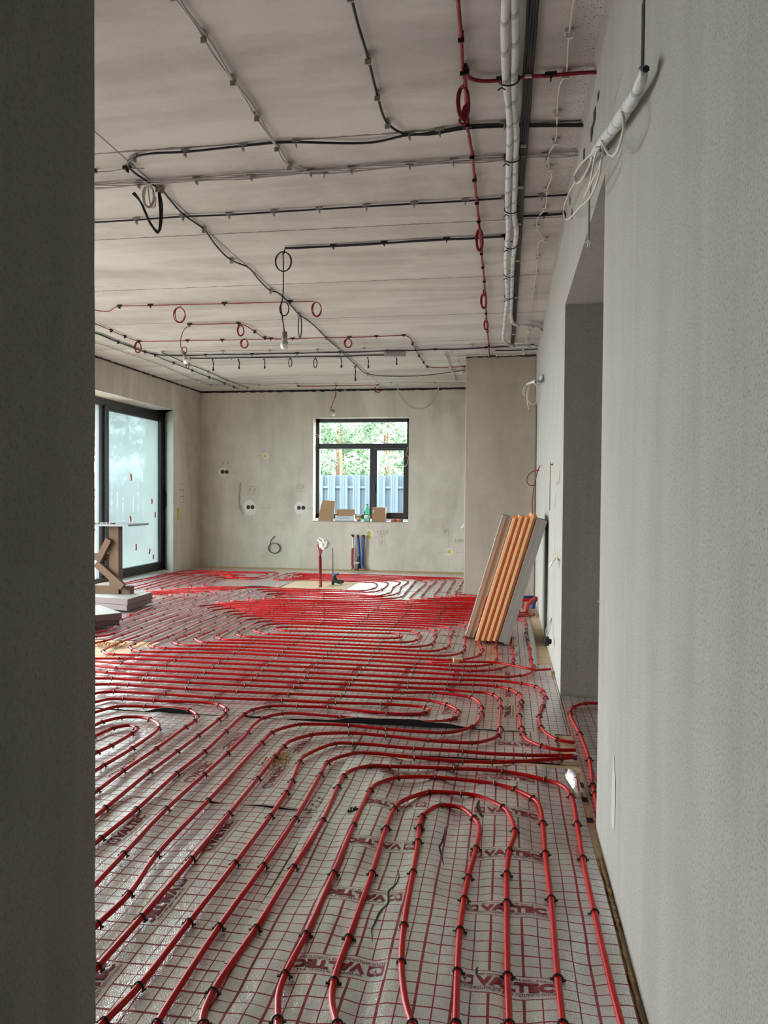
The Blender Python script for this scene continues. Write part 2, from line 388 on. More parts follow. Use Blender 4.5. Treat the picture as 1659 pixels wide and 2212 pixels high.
# left wall with the glass door opening and one added for daylight
mb = MB(); dz = 2.568; X0 = -5.95
mb.prism([(XL, 11.355), (XL, YF), (X0, YF), (X0, 11.812), (-5.56, 11.812)], 0, dz); mb.box(X0, XL, 11.355, YF, dz, H); mb.box(X0, XL, 7.9, 11.355, dz, H)
mb.add([(XL, 11.355, dz), (-5.56, 11.355, dz), (-5.56, 11.812, dz)], [(0, 1, 2)]); mb.box(X0, XL, 7.2, 7.9, 0, H)
mb.box(X0, XL, 2.9, 7.2, 2.6, H); mb.box(X0, XL, -4.6, 2.9, 0, H)
struct('wall_left', mb, M['plaster'])
# right wall with the doorway and, past it, the return to the pillar
mb = MB(); th = .30
mb.box(XR, XR + th, -4.6, 2.90, 0, H); mb.box(XR, XR + th, 2.90, 4.83, 2.43, H); mb.box(XR, XR + th, 4.83, YF, 0, H)
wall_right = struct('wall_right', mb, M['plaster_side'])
mb = MB(); mb.box(2.0, 2.2, -4.6, 12.9, 0, H); mb.box(XR + th, 2.0, 4.83, 5.05, 0, H); mb.box(XR + th, 2.0, 1.5, 1.7, 0, H)
struct('wall_hall', mb, M['plaster'])
mb = MB(); mb.box(-5.95, -5.0, -4.6, -4.4, 0, H); mb.box(-1.4, 2.2, -4.6, -4.4, 0, H); mb.box(-5.0, -1.4, -4.6, -4.4, 0, H)
struct('wall_front', mb, M['plaster'])
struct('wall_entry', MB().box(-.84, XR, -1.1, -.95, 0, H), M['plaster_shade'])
# near wall on the left beside the camera, with a slightly chipped edge
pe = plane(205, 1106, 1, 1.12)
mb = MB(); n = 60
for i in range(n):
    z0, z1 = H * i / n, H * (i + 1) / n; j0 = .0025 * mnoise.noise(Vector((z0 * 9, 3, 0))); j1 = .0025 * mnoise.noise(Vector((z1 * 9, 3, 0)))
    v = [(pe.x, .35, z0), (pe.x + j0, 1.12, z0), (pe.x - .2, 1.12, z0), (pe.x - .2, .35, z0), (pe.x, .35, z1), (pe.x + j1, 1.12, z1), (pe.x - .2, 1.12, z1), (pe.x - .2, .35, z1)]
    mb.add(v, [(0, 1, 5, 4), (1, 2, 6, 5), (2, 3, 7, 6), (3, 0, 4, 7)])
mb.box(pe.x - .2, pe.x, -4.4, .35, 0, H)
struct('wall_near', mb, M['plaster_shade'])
# pillar in the far right corner
struct('wall_pillar', MB().box(-.526, XR, 9.63, YF, 0, H), M['plaster_dark'], bevel=.008)
# rough foam joints where the walls meet the slab
def rough_strip(name, a, b, r, mat, n=120, seed=0, amp=.9):
    a, b = Vector(a), Vector(b); pts = [a.lerp(b, i / n) + Vector((0, 0, .008 * mnoise.noise(Vector((i * .35, seed, 1))))) for i in range(n + 1)]
    mb = MB(); mb.tube(pts, r, 6, rf=lambda t: 1 + amp * mnoise.noise(Vector((t * n * .31, seed, 5)))); return struct(name, mb, mat)
rough_strip('trim_1', (XL, YF - .005, 2.985), (-.53, YF - .005, 2.985), .016, M['darkhole'], 200, 1)
rough_strip('trim_2', (XL + .005, 6.2, 2.99), (XL + .005, YF, 2.99), .012, M['darkhole'], 200, 2)
rough_strip('trim_3', (-.526, 9.625, 2.99), (XR, 9.625, 2.99), .013, M['darkhole'], 40, 3)
# ragged mortar bed between the right wall and the slab
mb = MB(); P1 = []; n = 120
for i in range(n + 1):
    y = 1.9 + 4.1 * i / n; P1.append((XR - .012 - .022 * abs(mnoise.noise(Vector((y * 5, 1, 0)))) - (.03 if y < 3.4 else 0) * abs(mnoise.noise(Vector((y * 2.3, 4, 0)))), y))
for i in range(n):
    (xa, ya), (xb, yb) = P1[i], P1[i+1]; za = 2.97 - .02 * abs(mnoise.noise(Vector((ya * 7, 8, 0)))); zb = 2.97 - .02 * abs(mnoise.noise(Vector((yb * 7, 8, 0))))
    mb.add([(xa, ya, 3), (xb, yb, 3), (XR, yb, zb), (XR, ya, za)], [(0, 1, 2, 3)])
struct('trim_4', mb, M['greyboard'])
# dark slots in that joint
mb = MB()
for (px, py, dy, dzz) in ((1293, 207, .06, .025), (1285, 250, .09, .05), (1279, 285, .10, .05), (1262, 335, .07, .05), (1236, 462, .06, .05), (1232, 430, .05, .06)):
    p = plane(px, py, 0, XR); mb.add([(XR - .002, p.y - dy/2, p.z + dzz*.4), (XR - .002, p.y + dy/2, p.z + dzz * .7), (XR - .002, p.y + dy*.4, p.z - dzz*.6), (XR - .002, p.y - dy*.4, p.z - dzz * .6)], [(3, 2, 1, 0)])
struct('trim_5', mb, M['darkhole'])
# open cable chases cut in the right wall (dark slots)
def slot(name, px, ytop, ybot, wy, label=None):
    a = plane(px, ytop, 0, XR); b = plane(px, ybot, 0, XR); n = 24; mb = MB()
    for i in range(n):
        z0 = b.z + (a.z - b.z) * i / n; z1 = b.z + (a.z - b.z) * (i + 1) / n
        e = [wy * .5 * (1 + .25 * mnoise.noise(Vector((q * 9, px, s)))) for q in (z0, z1) for s in (0, 4)]
        mb.add([(XR - .002, a.y - e[0], z0), (XR - .002, a.y + e[1], z0), (XR - .002, a.y + e[3], z1), (XR - .002, a.y - e[2], z1)], [(3, 2, 1, 0)])
    return struct(name, mb, M['darkhole'])
slot('trim_6', 1189, 997, 1103, .055)
slot('trim_7', 1391, 0, 148, .04)
# chase in the corner by the pillar
mb = MB(); n = 60
za, zb = .0, 2.35
for i in range(n):
    z0 = za + (zb - za) * i / n; z1 = za + (zb - za) * (i + 1) / n
    e = [.03 * (1 + .4 * mnoise.noise(Vector((q * 6, s, 2)))) for q in (z0, z1) for s in (0, 7)]
    mb.add([(XR - .003, 9.25 - e[0], z0), (XR - .003, 9.40 + e[1] * 2, z0), (XR - .003, 9.40 + e[3] * 2, z1), (XR - .003, 9.25 - e[2], z1)], [(3, 2, 1, 0)])
struct('trim_8', mb, M['darkhole'])

# ------------------------------------------------------------------ kitchen window
def pxbox(mb, px0, px1, py0, py1, Y, d, mi=0):
    a = plane(px0, py1, 1, Y); b = plane(px1, py0, 1, Y); mb.box(a.x, b.x, Y, Y + d, a.z, b.z, mi); return mb
WY = 12.63
win = bpy.data.objects.new('window_1', None); C.objects.link(win); win['kind'] = 'structure'; win.location = (-2.4, WY, .85)
wf = MB(); X0, X1, Z0, Z1 = wx0, wx1, .845, wz1
zt = plane(790, 958, 1, WY).z; zt2 = plane(790, 969, 1, WY).z
fw = .058
wf.box(X0, X1, WY, WY + .09, Z1 - fw, Z1); wf.box(X0, X1, WY, WY + .09, Z0, Z0 + fw + .02); wf.box(X0, X0 + fw, WY, WY + .09, Z0, Z1); wf.box(plane(878.5, 1000, 1, WY).x, X1, WY, WY + .09, Z0, Z1)
wf.box(X0, X1, WY + .001, WY + .089, zt2, zt)
xm = plane(799, 1000, 1, WY).x; xm2 = plane(806, 1000, 1, WY).x
wf.box(xm, xm2, WY + .002, WY + .088, Z0, zt2)
keep(wf.build('window_frame', M['frame'], bevel=.004), win)
sf = MB(); sx0, sx1 = xm2, X1 - fw * .45; g0 = plane(815, 1000, 1, WY).x; g1 = plane(872, 1000, 1, WY).x; gz1 = plane(840, 973, 1, WY).z; gz0 = plane(840, 1107, 1, WY).z
Ys = WY - .02
sf.box(sx0, g0, Ys, Ys + .07, Z0 + .03, zt2 - .005); sf.box(g1, sx1, Ys, Ys + .07, Z0 + .03, zt2 - .005); sf.box(g0, g1, Ys, Ys + .07, gz1, zt2 - .005); sf.box(g0, g1, Ys, Ys + .07, Z0 + .03, gz0)
sash = keep(sf.build('sash', M['frame'], bevel=.004), win)
hm = MB(); hx = plane(808.5, 1050, 1, Ys).x; hm.box(hx - .015, hx + .015, Ys - .03, Ys, 1.36, 1.44); hm.box(hx - .011, hx + .011, Ys - .045, Ys - .028, 1.27, 1.42)
keep(hm.build('window_handle', M['clipblack'], bevel=.003), win)
for (a, b_, c, d_) in ((X0 + fw, X1 - .035, zt, Z1 - fw), (X0 + fw, xm, Z0 + .07, zt2), (g0, g1, gz0, gz1)):
    g = MB(); g.add([(a, WY + .045, c), (b_, WY + .045, c), (b_, WY + .045, d_), (a, WY + .045, d_)], [(0, 1, 2, 3)]); keep(g.build('pane', M['glass']), win)
struct('trim_9', MB().box(wx0, wx1, YF - .004, WY, .79, .806), M['plaster_dark'])   # rough cement sill bed

# ------------------------------------------------------------------ sliding glass door in the left wall
GX = -5.56
door = bpy.data.objects.new('door_1', None); C.objects.link(door); door['kind'] = 'structure'; door.location = (GX, 10, 0)
f = MB(); dY0, dY1 = 7.9, 11.812
f.box(GX - .12, GX, dY0, dY1, 2.47, 2.60); f.box(GX - .12, GX, dY0, dY1, -.01, .06); f.box(GX - .12, GX, dY1 - .09, dY1, 0, 2.6); f.box(GX - .12, GX, dY0, dY0 + .09, 0, 2.6)
keep(f.build('door_frame', M['frame'], bevel=.005), door)
s_ = MB(); a0 = plane(228, 1100, 0, GX).y; a1 = dY1 - .05; gy0 = plane(234.5, 1100, 0, GX).y; gy1 = plane(346.5, 1100, 0, GX).y
s_.box(GX - .05, GX + .01, a0, gy0, .05, 2.5); s_.box(GX - .05, GX + .01, gy1, a1, .05, 2.5); s_.box(GX - .05, GX + .01, gy0, gy1, 2.41, 2.5); s_.box(GX - .05, GX + .01, gy0, gy1, .05, .135)
leaf = keep(s_.build('door_leaf', M['frame'], bevel=.004), door)
hd = MB(); hy = plane(355.5, 1100, 0, GX + .03).y; hd.tube([(GX + .01, hy, 1.03), (GX + .06, hy, 1.04), (GX + .06, hy, 1.26), (GX + .01, hy, 1.27)], .012, 8); hd.box(GX + .008, GX + .02, hy - .02, hy + .02, .98, 1.32)
keep(hd.build('door_handle', M['clipblack']), door)
fx = MB(); b0 = plane(212.5, 1100, 0, GX - .05).y
fx.box(GX - .10, GX - .04, b0, a0 + .02, .05, 2.48); keep(fx.build('meeting_stile', M['framegrey'], bevel=.004), door)
g = MB(); g.add([(GX - .02, gy0, .13), (GX - .02, gy1, .13), (GX - .02, gy1, 2.42), (GX - .02, gy0, 2.42)], [(0, 1, 2, 3)]); keep(g.build('pane', M['glass']), door)
g = MB(); g.add([(GX - .08, dY0 + .09, .06), (GX - .08, b0, .06), (GX - .08, b0, 2.47), (GX - .08, dY0 + .09, 2.47)], [(0, 1, 2, 3)]); keep(g.build('pane', M['glass']), door)
g = MB(); ny, nz_ = 40, 60
V = []; Fq = []
for j in range(nz_ + 1):
    for i in range(ny + 1):
        y = gy0 + (gy1 - gy0) * i / ny; z = .13 + 2.29 * j / nz_
        V.append((GX - .045 + .006 * mnoise.noise(Vector((y * 7, z * 1.2, 0))) * (1 if y > gy0 + .8 else .3), y, z))
for j in range(nz_):
    for i in range(ny): k = j * (ny + 1) + i; Fq.append((k, k + 1, k + ny + 2, k + ny + 1))
g.add(V, Fq); keep(g.build('protective_film', M['film'], smooth=True), door)
for (px, py, a, ln) in ((283, 1031, -.25, 14), (328, 1083, 0, 11), (282, 1121, -.25, 12), (335, 1112, .05, 12), (294, 1182, .05, 13), (323, 1191, .4, 12), (331, 1203, .0, 10)):
    p = plane(px, py, 0, GX - .012); L_ = .0066 * ln * .55; t_ = MB()
    u = Vector((0, math.sin(a), math.cos(a))); w_ = Vector((0, math.cos(a), -math.sin(a))) * .022
    q = [p - u * L_ - w_, p - u * L_ + w_, p - u * .0 + w_ * 1.5, p + u * L_ + w_, p + u * L_ - w_, p - u * .0 - w_ * .6]
    t_.add([tuple(v) for v in q], [(0, 1, 2, 3, 4, 5)]); keep(t_.build('tape_piece', M['redtape']), door)
# unseen opening added to the left wall to let in more daylight
light_opening = bpy.data.objects.new('added_opening', None); C.objects.link(light_opening); light_opening['kind'] = 'structure'; light_opening.location = (GX, 4.4, 0)
f = MB(); f.box(GX - .1, GX, 2.9, 7.2, 2.5, 2.6); f.box(GX - .1, GX, 2.9, 7.2, 0, .06)
for y in (2.9, 5.0, 7.11): f.box(GX - .1, GX, y, y + .09, 0, 2.6)
keep(f.build('door_frame', M['frame']), light_opening)

# ------------------------------------------------------------------ outside
tag(MB().box(-40, 30, -30, 60, -.5, -.35).build('ground', M['ground']), kind='structure')
def fence(p0, p1, label, h):
    p0, p1 = Vector(p0), Vector(p1); L_ = (p1 - p0).length; u = (p1 - p0) / L_; nn = Vector((-u.y, u.x, 0)); e = empty('metal_fence', label, 'fence', loc=tuple(p0))
    n = int(L_ / .34); me = None
    for i in range(n):
        for side in (0, 1):
            if me is None:
                q = MB(); prof = [(0, 0), (.02, -.018), (.035, 0), (.075, 0), (.085, -.018), (.095, 0), (.135, 0), (.15, -.018), (.19, 0)]
                for a, b_ in zip(prof[:-1], prof[1:]): q.box(a[0], b_[0], min(a[1], b_[1]) - .002, max(a[1], b_[1]) + .002, 0, h)
                me = q.mesh('fence_picket', M['fence'])
            if n * 2 > 100 and i * 2 + side >= 100: continue
            o = bpy.data.objects.new('fence_picket', me); C.objects.link(o); o.parent = e
            p = u * (i * .34 + side * .165) + nn * (.05 if side else -.05)
            o.location = (p.x, p.y, 0); o.rotation_euler = (0, 0, math.atan2(u.y, u.x))
    r = MB()
    for z in (h * .25, h - .32):
        R = Matrix.Rotation(math.atan2(u.y, u.x), 4, 'Z'); r.box(0, L_, -.03, .03, z - .03, z + .03, R=R)
    o = r.build('fence_rail', M['fence']); o.parent = e
fence((-9.5, 20, -.35), (1.0, 20, -.35), 'blue grey metal picket fence seen through the kitchen window', 2.12)
fence((-12, 17, -.35), (-12, 33, -.35), 'blue grey metal fence behind the milky glass door', 2.0)
def pine(x, y, hgt, seed, label, red=False):
    rnd = random.Random(seed); e = empty('pine_tree', label, 'tree', 'pine trees beyond the fence', (x, y, -.35))
    t = MB(); pts = [Vector((math.sin(i * .7 + seed) * .06, math.cos(i * .9 + seed) * .06, hgt * i / 8)) for i in range(9)]
    t.tube(pts, .085, 8, rf=lambda s: 1 - .8 * s); o = t.build('trunk', M['bark'], smooth=True); o.parent = e
    br = MB(); nd = MB()
    for k in range(44):
        z = .6 + (hgt - .8) * k / 44; a = rnd.uniform(0, 2 * PI); L_ = rnd.uniform(.9, 2.0) * (1 - .5 * z / hgt)
        d = Vector((math.cos(a), math.sin(a), rnd.uniform(-.05, .35))); p0 = Vector((0, 0, z))
        P = [p0 + d * L_ * s + Vector((0, 0, .12 * math.sin(s * 3 + k))) for s in (0, .25, .5, .75, 1)]
        br.tube(P, .018, 4, rf=lambda s: 1 - .7 * s)
        if rnd.random() < .18: continue
        for s in range(15):
            q = p0 + d * L_ * rnd.uniform(.3, 1.05) + Vector((rnd.gauss(0, .16), rnd.gauss(0, .16), rnd.gauss(0, .12)))
            for _ in range(16):
                v = Vector((rnd.gauss(0, 1), rnd.gauss(0, 1), rnd.gauss(0, .8))).normalized() * rnd.uniform(.14, .28); w_ = v.orthogonal().normalized() * .03
                nd.add([q - w_, q + w_, q + v], [(0, 1, 2)])
    o = br.build('branch', M['twig']); o.parent = e; o['kind'] = 'stuff'
    o = nd.build('needles', M['needles']); o.parent = e; o['kind'] = 'stuff'
for i, (x, y, h_, lb) in enumerate(((-7.2, 23, 7.5, 'green pine tree beyond the fence, at the left edge of the window'), (-5.9, 26, 8, 'pine tree seen through the left part of the kitchen window'), (-5.2, 23.5, 7, 'pine tree right behind the fence in the middle of the large pane'),
     (-4.3, 27, 8.5, 'thin pine tree far behind the window mullion'), (-3.7, 24, 7.5, 'pine tree with bare pale branches behind the opening sash'), (-3.0, 25.5, 9, 'reddish trunked pine at the right edge of the window'), (-8.6, 28, 9, 'farthest green pine tree left of the window view'),
     (-8.0, 31, 10, 'pine tree in the second row, behind the leftmost pane edge'), (-6.8, 31, 10, 'pine tree in the second row, left of the window middle'), (-5.6, 31, 10, 'pine tree in the second row, behind the window middle'), (-4.8, 31, 10, 'pine tree in the second row, right of the window middle'), (-9.2, 34, 11, 'pine tree in the third row behind the window'))):
    pine(x, y, h_, 11 + i, lb)
for i, (x, y, h_) in enumerate(((-14.5, 24.5, 8), (-15, 28.5, 9), (-14.5, 33, 9))):
    pine(x, y, h_, 31 + i, ('nearest pine tree blurred behind the milky glass door', 'middle pine tree blurred behind the milky glass door', 'farthest pine tree blurred behind the milky glass door')[i])

# ------------------------------------------------------------------ insulation mats with printed grid
sheets = []
def wave(x, y, amp, seed):
    h = mnoise.noise(Vector((x * 5.5, y * .9, seed))) * .6 + mnoise.noise(Vector((x * 2.2, y * 3.0, seed + 9))) * .5 + .25 * mnoise.noise(Vector((x * 12, y * 7, seed)))
    h += .55 * mnoise.noise(Vector((x * 11, y * 1.1, seed + 3)))
    return .003 + min(.0185, amp * max(0, .35 + 1.1 * h))
TEXTM = {}
def text_geo(body, sx, sy, bold=0.0, res=2):
    key = (body, sx, sy, bold, res)
    if key in TEXTM: return TEXTM[key]
    cu = bpy.data.curves.new('t', 'FONT'); cu.body = body; cu.size = 1; cu.align_x = 'CENTER'; cu.align_y = 'CENTER'; cu.resolution_u = res; cu.offset = bold
    o = bpy.data.objects.new('t', cu); C.objects.link(o); dg = bpy.context.evaluated_depsgraph_get(); me = bpy.data.meshes.new_from_object(o.evaluated_get(dg))
    V = [v.co.copy() for v in me.vertices]; Fs = [tuple(p.vertices) for p in me.polygons]
    bpy.data.objects.remove(o); bpy.data.curves.remove(cu); bpy.data.meshes.remove(me)
    if V:
        mx = max(v.x for v in V); mn = min(v.x for v in V); my = max(v.y for v in V); ny_ = min(v.y for v in V)
        V = [((v.x - (mx + mn) / 2) / (mx - mn) * sx, (v.y - (my + ny_) / 2) / (my - ny_) * sy) for v in V]
    TEXTM[key] = (V, Fs); return TEXTM[key]
def ring2d(cx, cy, r0, r1, n=20):
    V = []; Fs = []
    for i in range(n):
        a = 2 * PI * i / n; V += [(cx + r0 * math.cos(a), cy + r0 * math.sin(a)), (cx + r1 * math.cos(a), cy + r1 * math.sin(a))]
    for i in range(n): j = (i + 1) % n; Fs.append((2*i, 2*i+1, 2*j+1, 2*j))
    return V, Fs
def logo_geo(full):
    V = []; Fs = []
    def put(g, dx, dy):
        o = len(V); V.extend([(x + dx, y + dy) for x, y in g[0]]); Fs.extend([tuple(i + o for i in q) for q in g[1]])
    # emblem: square with a round window and a notched wedge inside
    n = 24; sq = []; ci = []
    for i in range(n):
        a = 2 * PI * i / n; c, s = math.cos(a), math.sin(a); k = .0195 / max(abs(c), abs(s)); sq.append((c * k * 1.05, s * k)); ci.append((c * .0165, s * .0165))
    put((sq + ci, [(i, (i+1) % n, (i+1) % n + n, i + n) for i in range(n)]), -.104, .001)
    put(([(-.0135, .010), (-.0045, .010), (-.0005, -.006), (-.0005, -.014), (.0005, -.014), (.0005, -.006), (.0045, .010), (.0135, .010), (.011, .0145), (.002, .0145), (.002, .004), (-.002, .004), (-.002, .0145), (-.011, .0145)],
         [(0, 1, 12, 13), (1, 2, 11, 12), (2, 3, 4, 5), (5, 6, 9, 10), (6, 7, 8, 9), (2, 5, 10, 11)]), -.104, .001)
    put(text_geo('VALTEC', .196, .037, .05), .021, .001)
    if full:
        put(text_geo('www.valtec.ru', .175, .0095, .012), .012, .0300)
        put(text_geo('ТЕПЛОИЗОЛЯЦИЯ ДЛЯ ТЕПЛОГО ПОЛА', .25, .0125, .018, 1), -.002, -.0290)
    return V, Fs
LOGO_F = None
SHEET_GROUP = 'silver insulation mats with a red printed grid'
def sheet(x0, x1, y0, y1, ang, lc, label, amp=.006, lift=None, seed=0, step=.05, logos=True, jag=None):
    lcv = Vector((lc[0], lc[1], 0)); R = Matrix.Rotation(ang, 4, 'Z'); Ri = R.inverted()
    fl_ = mnoise
    def zf(x, y):
        z = wave(x, y, amp, seed)
        if lift:
            for (lx0, lx1, hh, dd) in lift:
                if lx0 < x < lx1: z += hh * math.sin(PI * (x - lx0) / (lx1 - lx0)) ** .8 * math.exp(-max(0, (y - y0)) / dd)
        return z
    nx = max(2, int((x1 - x0) / step)); ny = max(2, int((y1 - y0) / step)); V = []; Fq = []
    for j in range(ny + 1):
        for i in range(nx + 1):
            x = x0 + (x1 - x0) * i / nx; y = y0 + (y1 - y0) * j / ny
            if j == ny or j == 0: y += .006 * mnoise.noise(Vector((x * 3, seed, j)))
            V.append((x, y, zf(x, y)))
    for j in range(ny):
        for i in range(nx): k = j * (nx + 1) + i; Fq.append((k, k + 1, k + nx + 2, k + nx + 1))
    mb = MB(); mb.add([tuple(Ri @ (Vector(v) - lcv)) for v in V], Fq)
    o = mb.build('insulation_mat', M['foil'], smooth=True); o.location = lcv; o.rotation_euler = (0, 0, ang)
    tag(o, label, 'insulation mat', SHEET_GROUP)
    # black strip paints the shaded gap and dark underside at the front edge
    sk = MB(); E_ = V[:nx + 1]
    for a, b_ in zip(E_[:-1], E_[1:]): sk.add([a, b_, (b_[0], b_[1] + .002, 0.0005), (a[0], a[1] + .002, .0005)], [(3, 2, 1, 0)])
    s2 = sk.build('gap_shade_strip', M['gap_shade']); s2.parent = o; s2.matrix_parent_inverse = (Matrix.Translation(lcv) @ R).inverted()
    if logos:
        full = logo_geo(True); small = logo_geo(False); cnt = 0
        for iu in range(-16, 17):
            for iv in range(-16, 17):
                c = R @ Vector((iu * .44, iv * .352, 0)) + lcv
                if not (x0 + .03 < c.x < x1 - .03 and y0 + .03 < c.y < y1 - .03): continue
                p = to_px((c.x, c.y, 0))
                if not (150 < p[0] < 1400 and 1100 < p[1] < 2300): continue
                if c.y > 8.5: continue
                gV, gF = full if c.y < 5.2 else small
                flip = -1 if iu % 2 else 1
                W = []
                for (x, y) in gV:
                    q = R @ Vector((iu * .44 + x * flip, iv * .352 + y * flip, 0)) + lcv; W.append(q)
                ok = [x0 < q.x < x1 and y0 < q.y < y1 for q in W]
                gF2 = [q for q in gF if all(ok[i] for i in q)]
                if not gF2: continue
                lm = MB(); lm.add([(q.x, q.y, zf(q.x, q.y) + .0014) for q in W], gF2)
                lo = lm.build('printed_logo', M['ink']); lo.parent = o; lo.matrix_parent_inverse = (Matrix.Translation(lcv) @ R).inverted(); cnt += 1
                if cnt > 98: return o
    return o
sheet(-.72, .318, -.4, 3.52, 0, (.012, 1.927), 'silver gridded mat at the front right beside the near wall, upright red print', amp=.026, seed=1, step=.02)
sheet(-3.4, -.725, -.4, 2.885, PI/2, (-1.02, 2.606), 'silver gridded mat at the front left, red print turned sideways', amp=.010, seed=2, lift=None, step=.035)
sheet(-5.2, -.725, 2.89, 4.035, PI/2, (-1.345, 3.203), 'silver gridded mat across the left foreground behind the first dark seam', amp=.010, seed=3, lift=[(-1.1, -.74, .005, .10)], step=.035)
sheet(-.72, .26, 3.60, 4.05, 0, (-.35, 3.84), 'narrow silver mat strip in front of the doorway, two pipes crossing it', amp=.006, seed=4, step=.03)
sheet(-2.88, .338, 4.05, 5.71, PI/2, (.02, 4.42), 'silver gridded mat with a raised edge and dark gap under the bends beside the doorway', amp=.009, seed=5, lift=[(-2.02, -1.74, .026, .12), (-1.2, -.7, .010, .10), (-.9, -.16, .034, .10)], step=.03)
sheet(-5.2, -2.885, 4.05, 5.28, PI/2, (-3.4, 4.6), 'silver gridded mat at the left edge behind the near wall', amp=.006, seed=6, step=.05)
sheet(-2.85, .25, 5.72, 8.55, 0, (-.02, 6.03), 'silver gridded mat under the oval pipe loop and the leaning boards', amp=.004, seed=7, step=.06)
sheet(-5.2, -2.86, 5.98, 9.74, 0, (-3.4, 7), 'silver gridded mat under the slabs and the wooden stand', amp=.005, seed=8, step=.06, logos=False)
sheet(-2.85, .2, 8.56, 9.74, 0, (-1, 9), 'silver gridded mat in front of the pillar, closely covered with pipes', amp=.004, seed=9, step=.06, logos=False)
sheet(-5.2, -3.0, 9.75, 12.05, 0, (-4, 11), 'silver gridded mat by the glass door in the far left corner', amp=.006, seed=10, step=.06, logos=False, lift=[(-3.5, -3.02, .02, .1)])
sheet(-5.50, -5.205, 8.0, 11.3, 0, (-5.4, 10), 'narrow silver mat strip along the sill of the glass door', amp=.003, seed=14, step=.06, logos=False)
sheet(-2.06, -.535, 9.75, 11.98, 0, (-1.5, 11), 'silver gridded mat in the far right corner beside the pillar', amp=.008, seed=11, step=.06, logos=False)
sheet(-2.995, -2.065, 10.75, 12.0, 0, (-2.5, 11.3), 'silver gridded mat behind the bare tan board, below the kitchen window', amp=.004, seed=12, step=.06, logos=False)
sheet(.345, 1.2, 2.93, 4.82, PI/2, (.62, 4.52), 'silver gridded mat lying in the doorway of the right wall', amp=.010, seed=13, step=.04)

# ------------------------------------------------------------------ heating pipes
ORG = {'T1': (200, 1350), 'T2': (450, 1350), 'T3': (700, 1350), 'T4': (1000, 1350), 'F1': (200, 1220), 'F2': (450, 1220), 'F3': (700, 1220), 'F4': (900, 1220), 'B1': (200, 1650), 'B2': (800, 1650)}
def T(tile, *pts):
    o = ORG[tile]; s = 2.765 if tile[0] == 'B' else 5.53
    return [(o[0] + x / s, o[1] + y / s) for x, y in pts]
PR = .0088; PZ = .0225
def carc(R_=.0118, r=.0026):
    mb = MB(); pts = [(R_ * math.cos(a), 0, R_ * math.sin(a)) for a in [PI * i / 8 for i in range(9)]]
    pts = [(R_, 0, -.012)] + pts + [(-R_, 0, -.012)]; mb.tube(pts, r, 5)
    for sgn in (1, -1): mb.box(sgn * (R_ + .004) - .0045, sgn * (R_ + .004) + .0045, -.0035, .0035, -.006, -.002)
    return mb.mesh('pipe_clip', M['clip'])
CLIP = carc()
PIPES = []
def extend(P, n, front):
    return P
def pipe(label, px, z=PZ, ext0=0, ext1=0, clips=True, group='red floor heating pipes on the silver mats'):
    W = [FL(x, y, z) for x, y in px]
    if ext0: W.insert(0, W[0] + (W[0] - W[1]).normalized() * ext0)
    if ext1: W.append(W[-1] + (W[-1] - W[-2]).normalized() * ext1)
    W2 = [W[0]]
    for p in W[1:]:
        if (p - W2[-1]).length > .02: W2.append(p)
    D = crom(W2, 8); o = MB().tube(D, PR, 8).build('heating_pipe', M['pipe'], smooth=True); tag(o, label, 'heating pipe', group)
    if not clips: return o
    cl = []; last = None
    for i in range(1, len(W2) - 1):
        p = W2[i]
        if last is not None and (p - last).length < .09: continue
        t = (W2[i+1] - W2[i-1]); 
        q = D[i * 8]; tt = D[min(len(D)-1, i*8+1)] - D[max(0, i*8-1)]
        p2 = to_px(q)
        if not (190 < p2[0] < 1300 and p2[1] < 2230): continue
        cl.append((q.length, q, math.atan2(tt.y, tt.x) + PI/2)); last = p
    cl.sort(key=lambda c: c[0])
    for d_, q, a in cl[:99]:
        c = bpy.data.objects.new('pipe_clip', CLIP); C.objects.link(c); c.location = q; c.rotation_euler = (random.uniform(-.12, .12), 0, a); c.parent = o
    if len(cl) > 99:
        rest = MB(); vs_ = [v.co.copy() for v in CLIP.vertices]; fs_ = [tuple(p.vertices) for p in CLIP.polygons]
        for d_, q, a in cl[99:]:
            R = Matrix.Translation(q) @ Matrix.Rotation(a, 4, 'Z'); rest.add([R @ v for v in vs_], fs_)
        r = rest.build('pipe_clip', M['clip'], parent=o); r['kind'] = 'stuff'
    return o
rev = lambda L_: list(reversed(L_))

# the double spiral in the middle of the floor, one single pipe
S_ = []
S_ += rev([(202, 1350 + 402 / 5.53)] + T('T1', (315, 402), (440, 405), (990, 428), (1515, 457)) + T('T2', (710, 482), (1270, 508)) + T('T3', (445, 532), (1060, 563), (1659, 600)) + T('T4', (530, 620), (680, 607), (755, 595), (850, 540), (850, 495), (830, 465), (815, 410), (800, 290), (775, 185), (755, 100)) + T('F4', (1312, 770), (1310, 715), (1295, 675), (1265, 660), (1210, 652)))
S_ = T('F4', (1210, 652)) + T('F4', (1265, 660), (1295, 675), (1310, 715), (1312, 770)) + T('T4', (755, 100), (775, 185), (800, 290), (815, 410), (830, 465), (850, 495), (850, 540), (755, 595), (680, 607), (530, 620)) + T('T3', (1659, 600), (1060, 563), (445, 532)) + T('T2', (1270, 508), (710, 482), (135, 457)) + T('T1', (990, 428), (440, 405), (315, 402)) + [(200, 1422.5)]
outer_in = rev(S_)           # from the left edge to the far right behind the boards
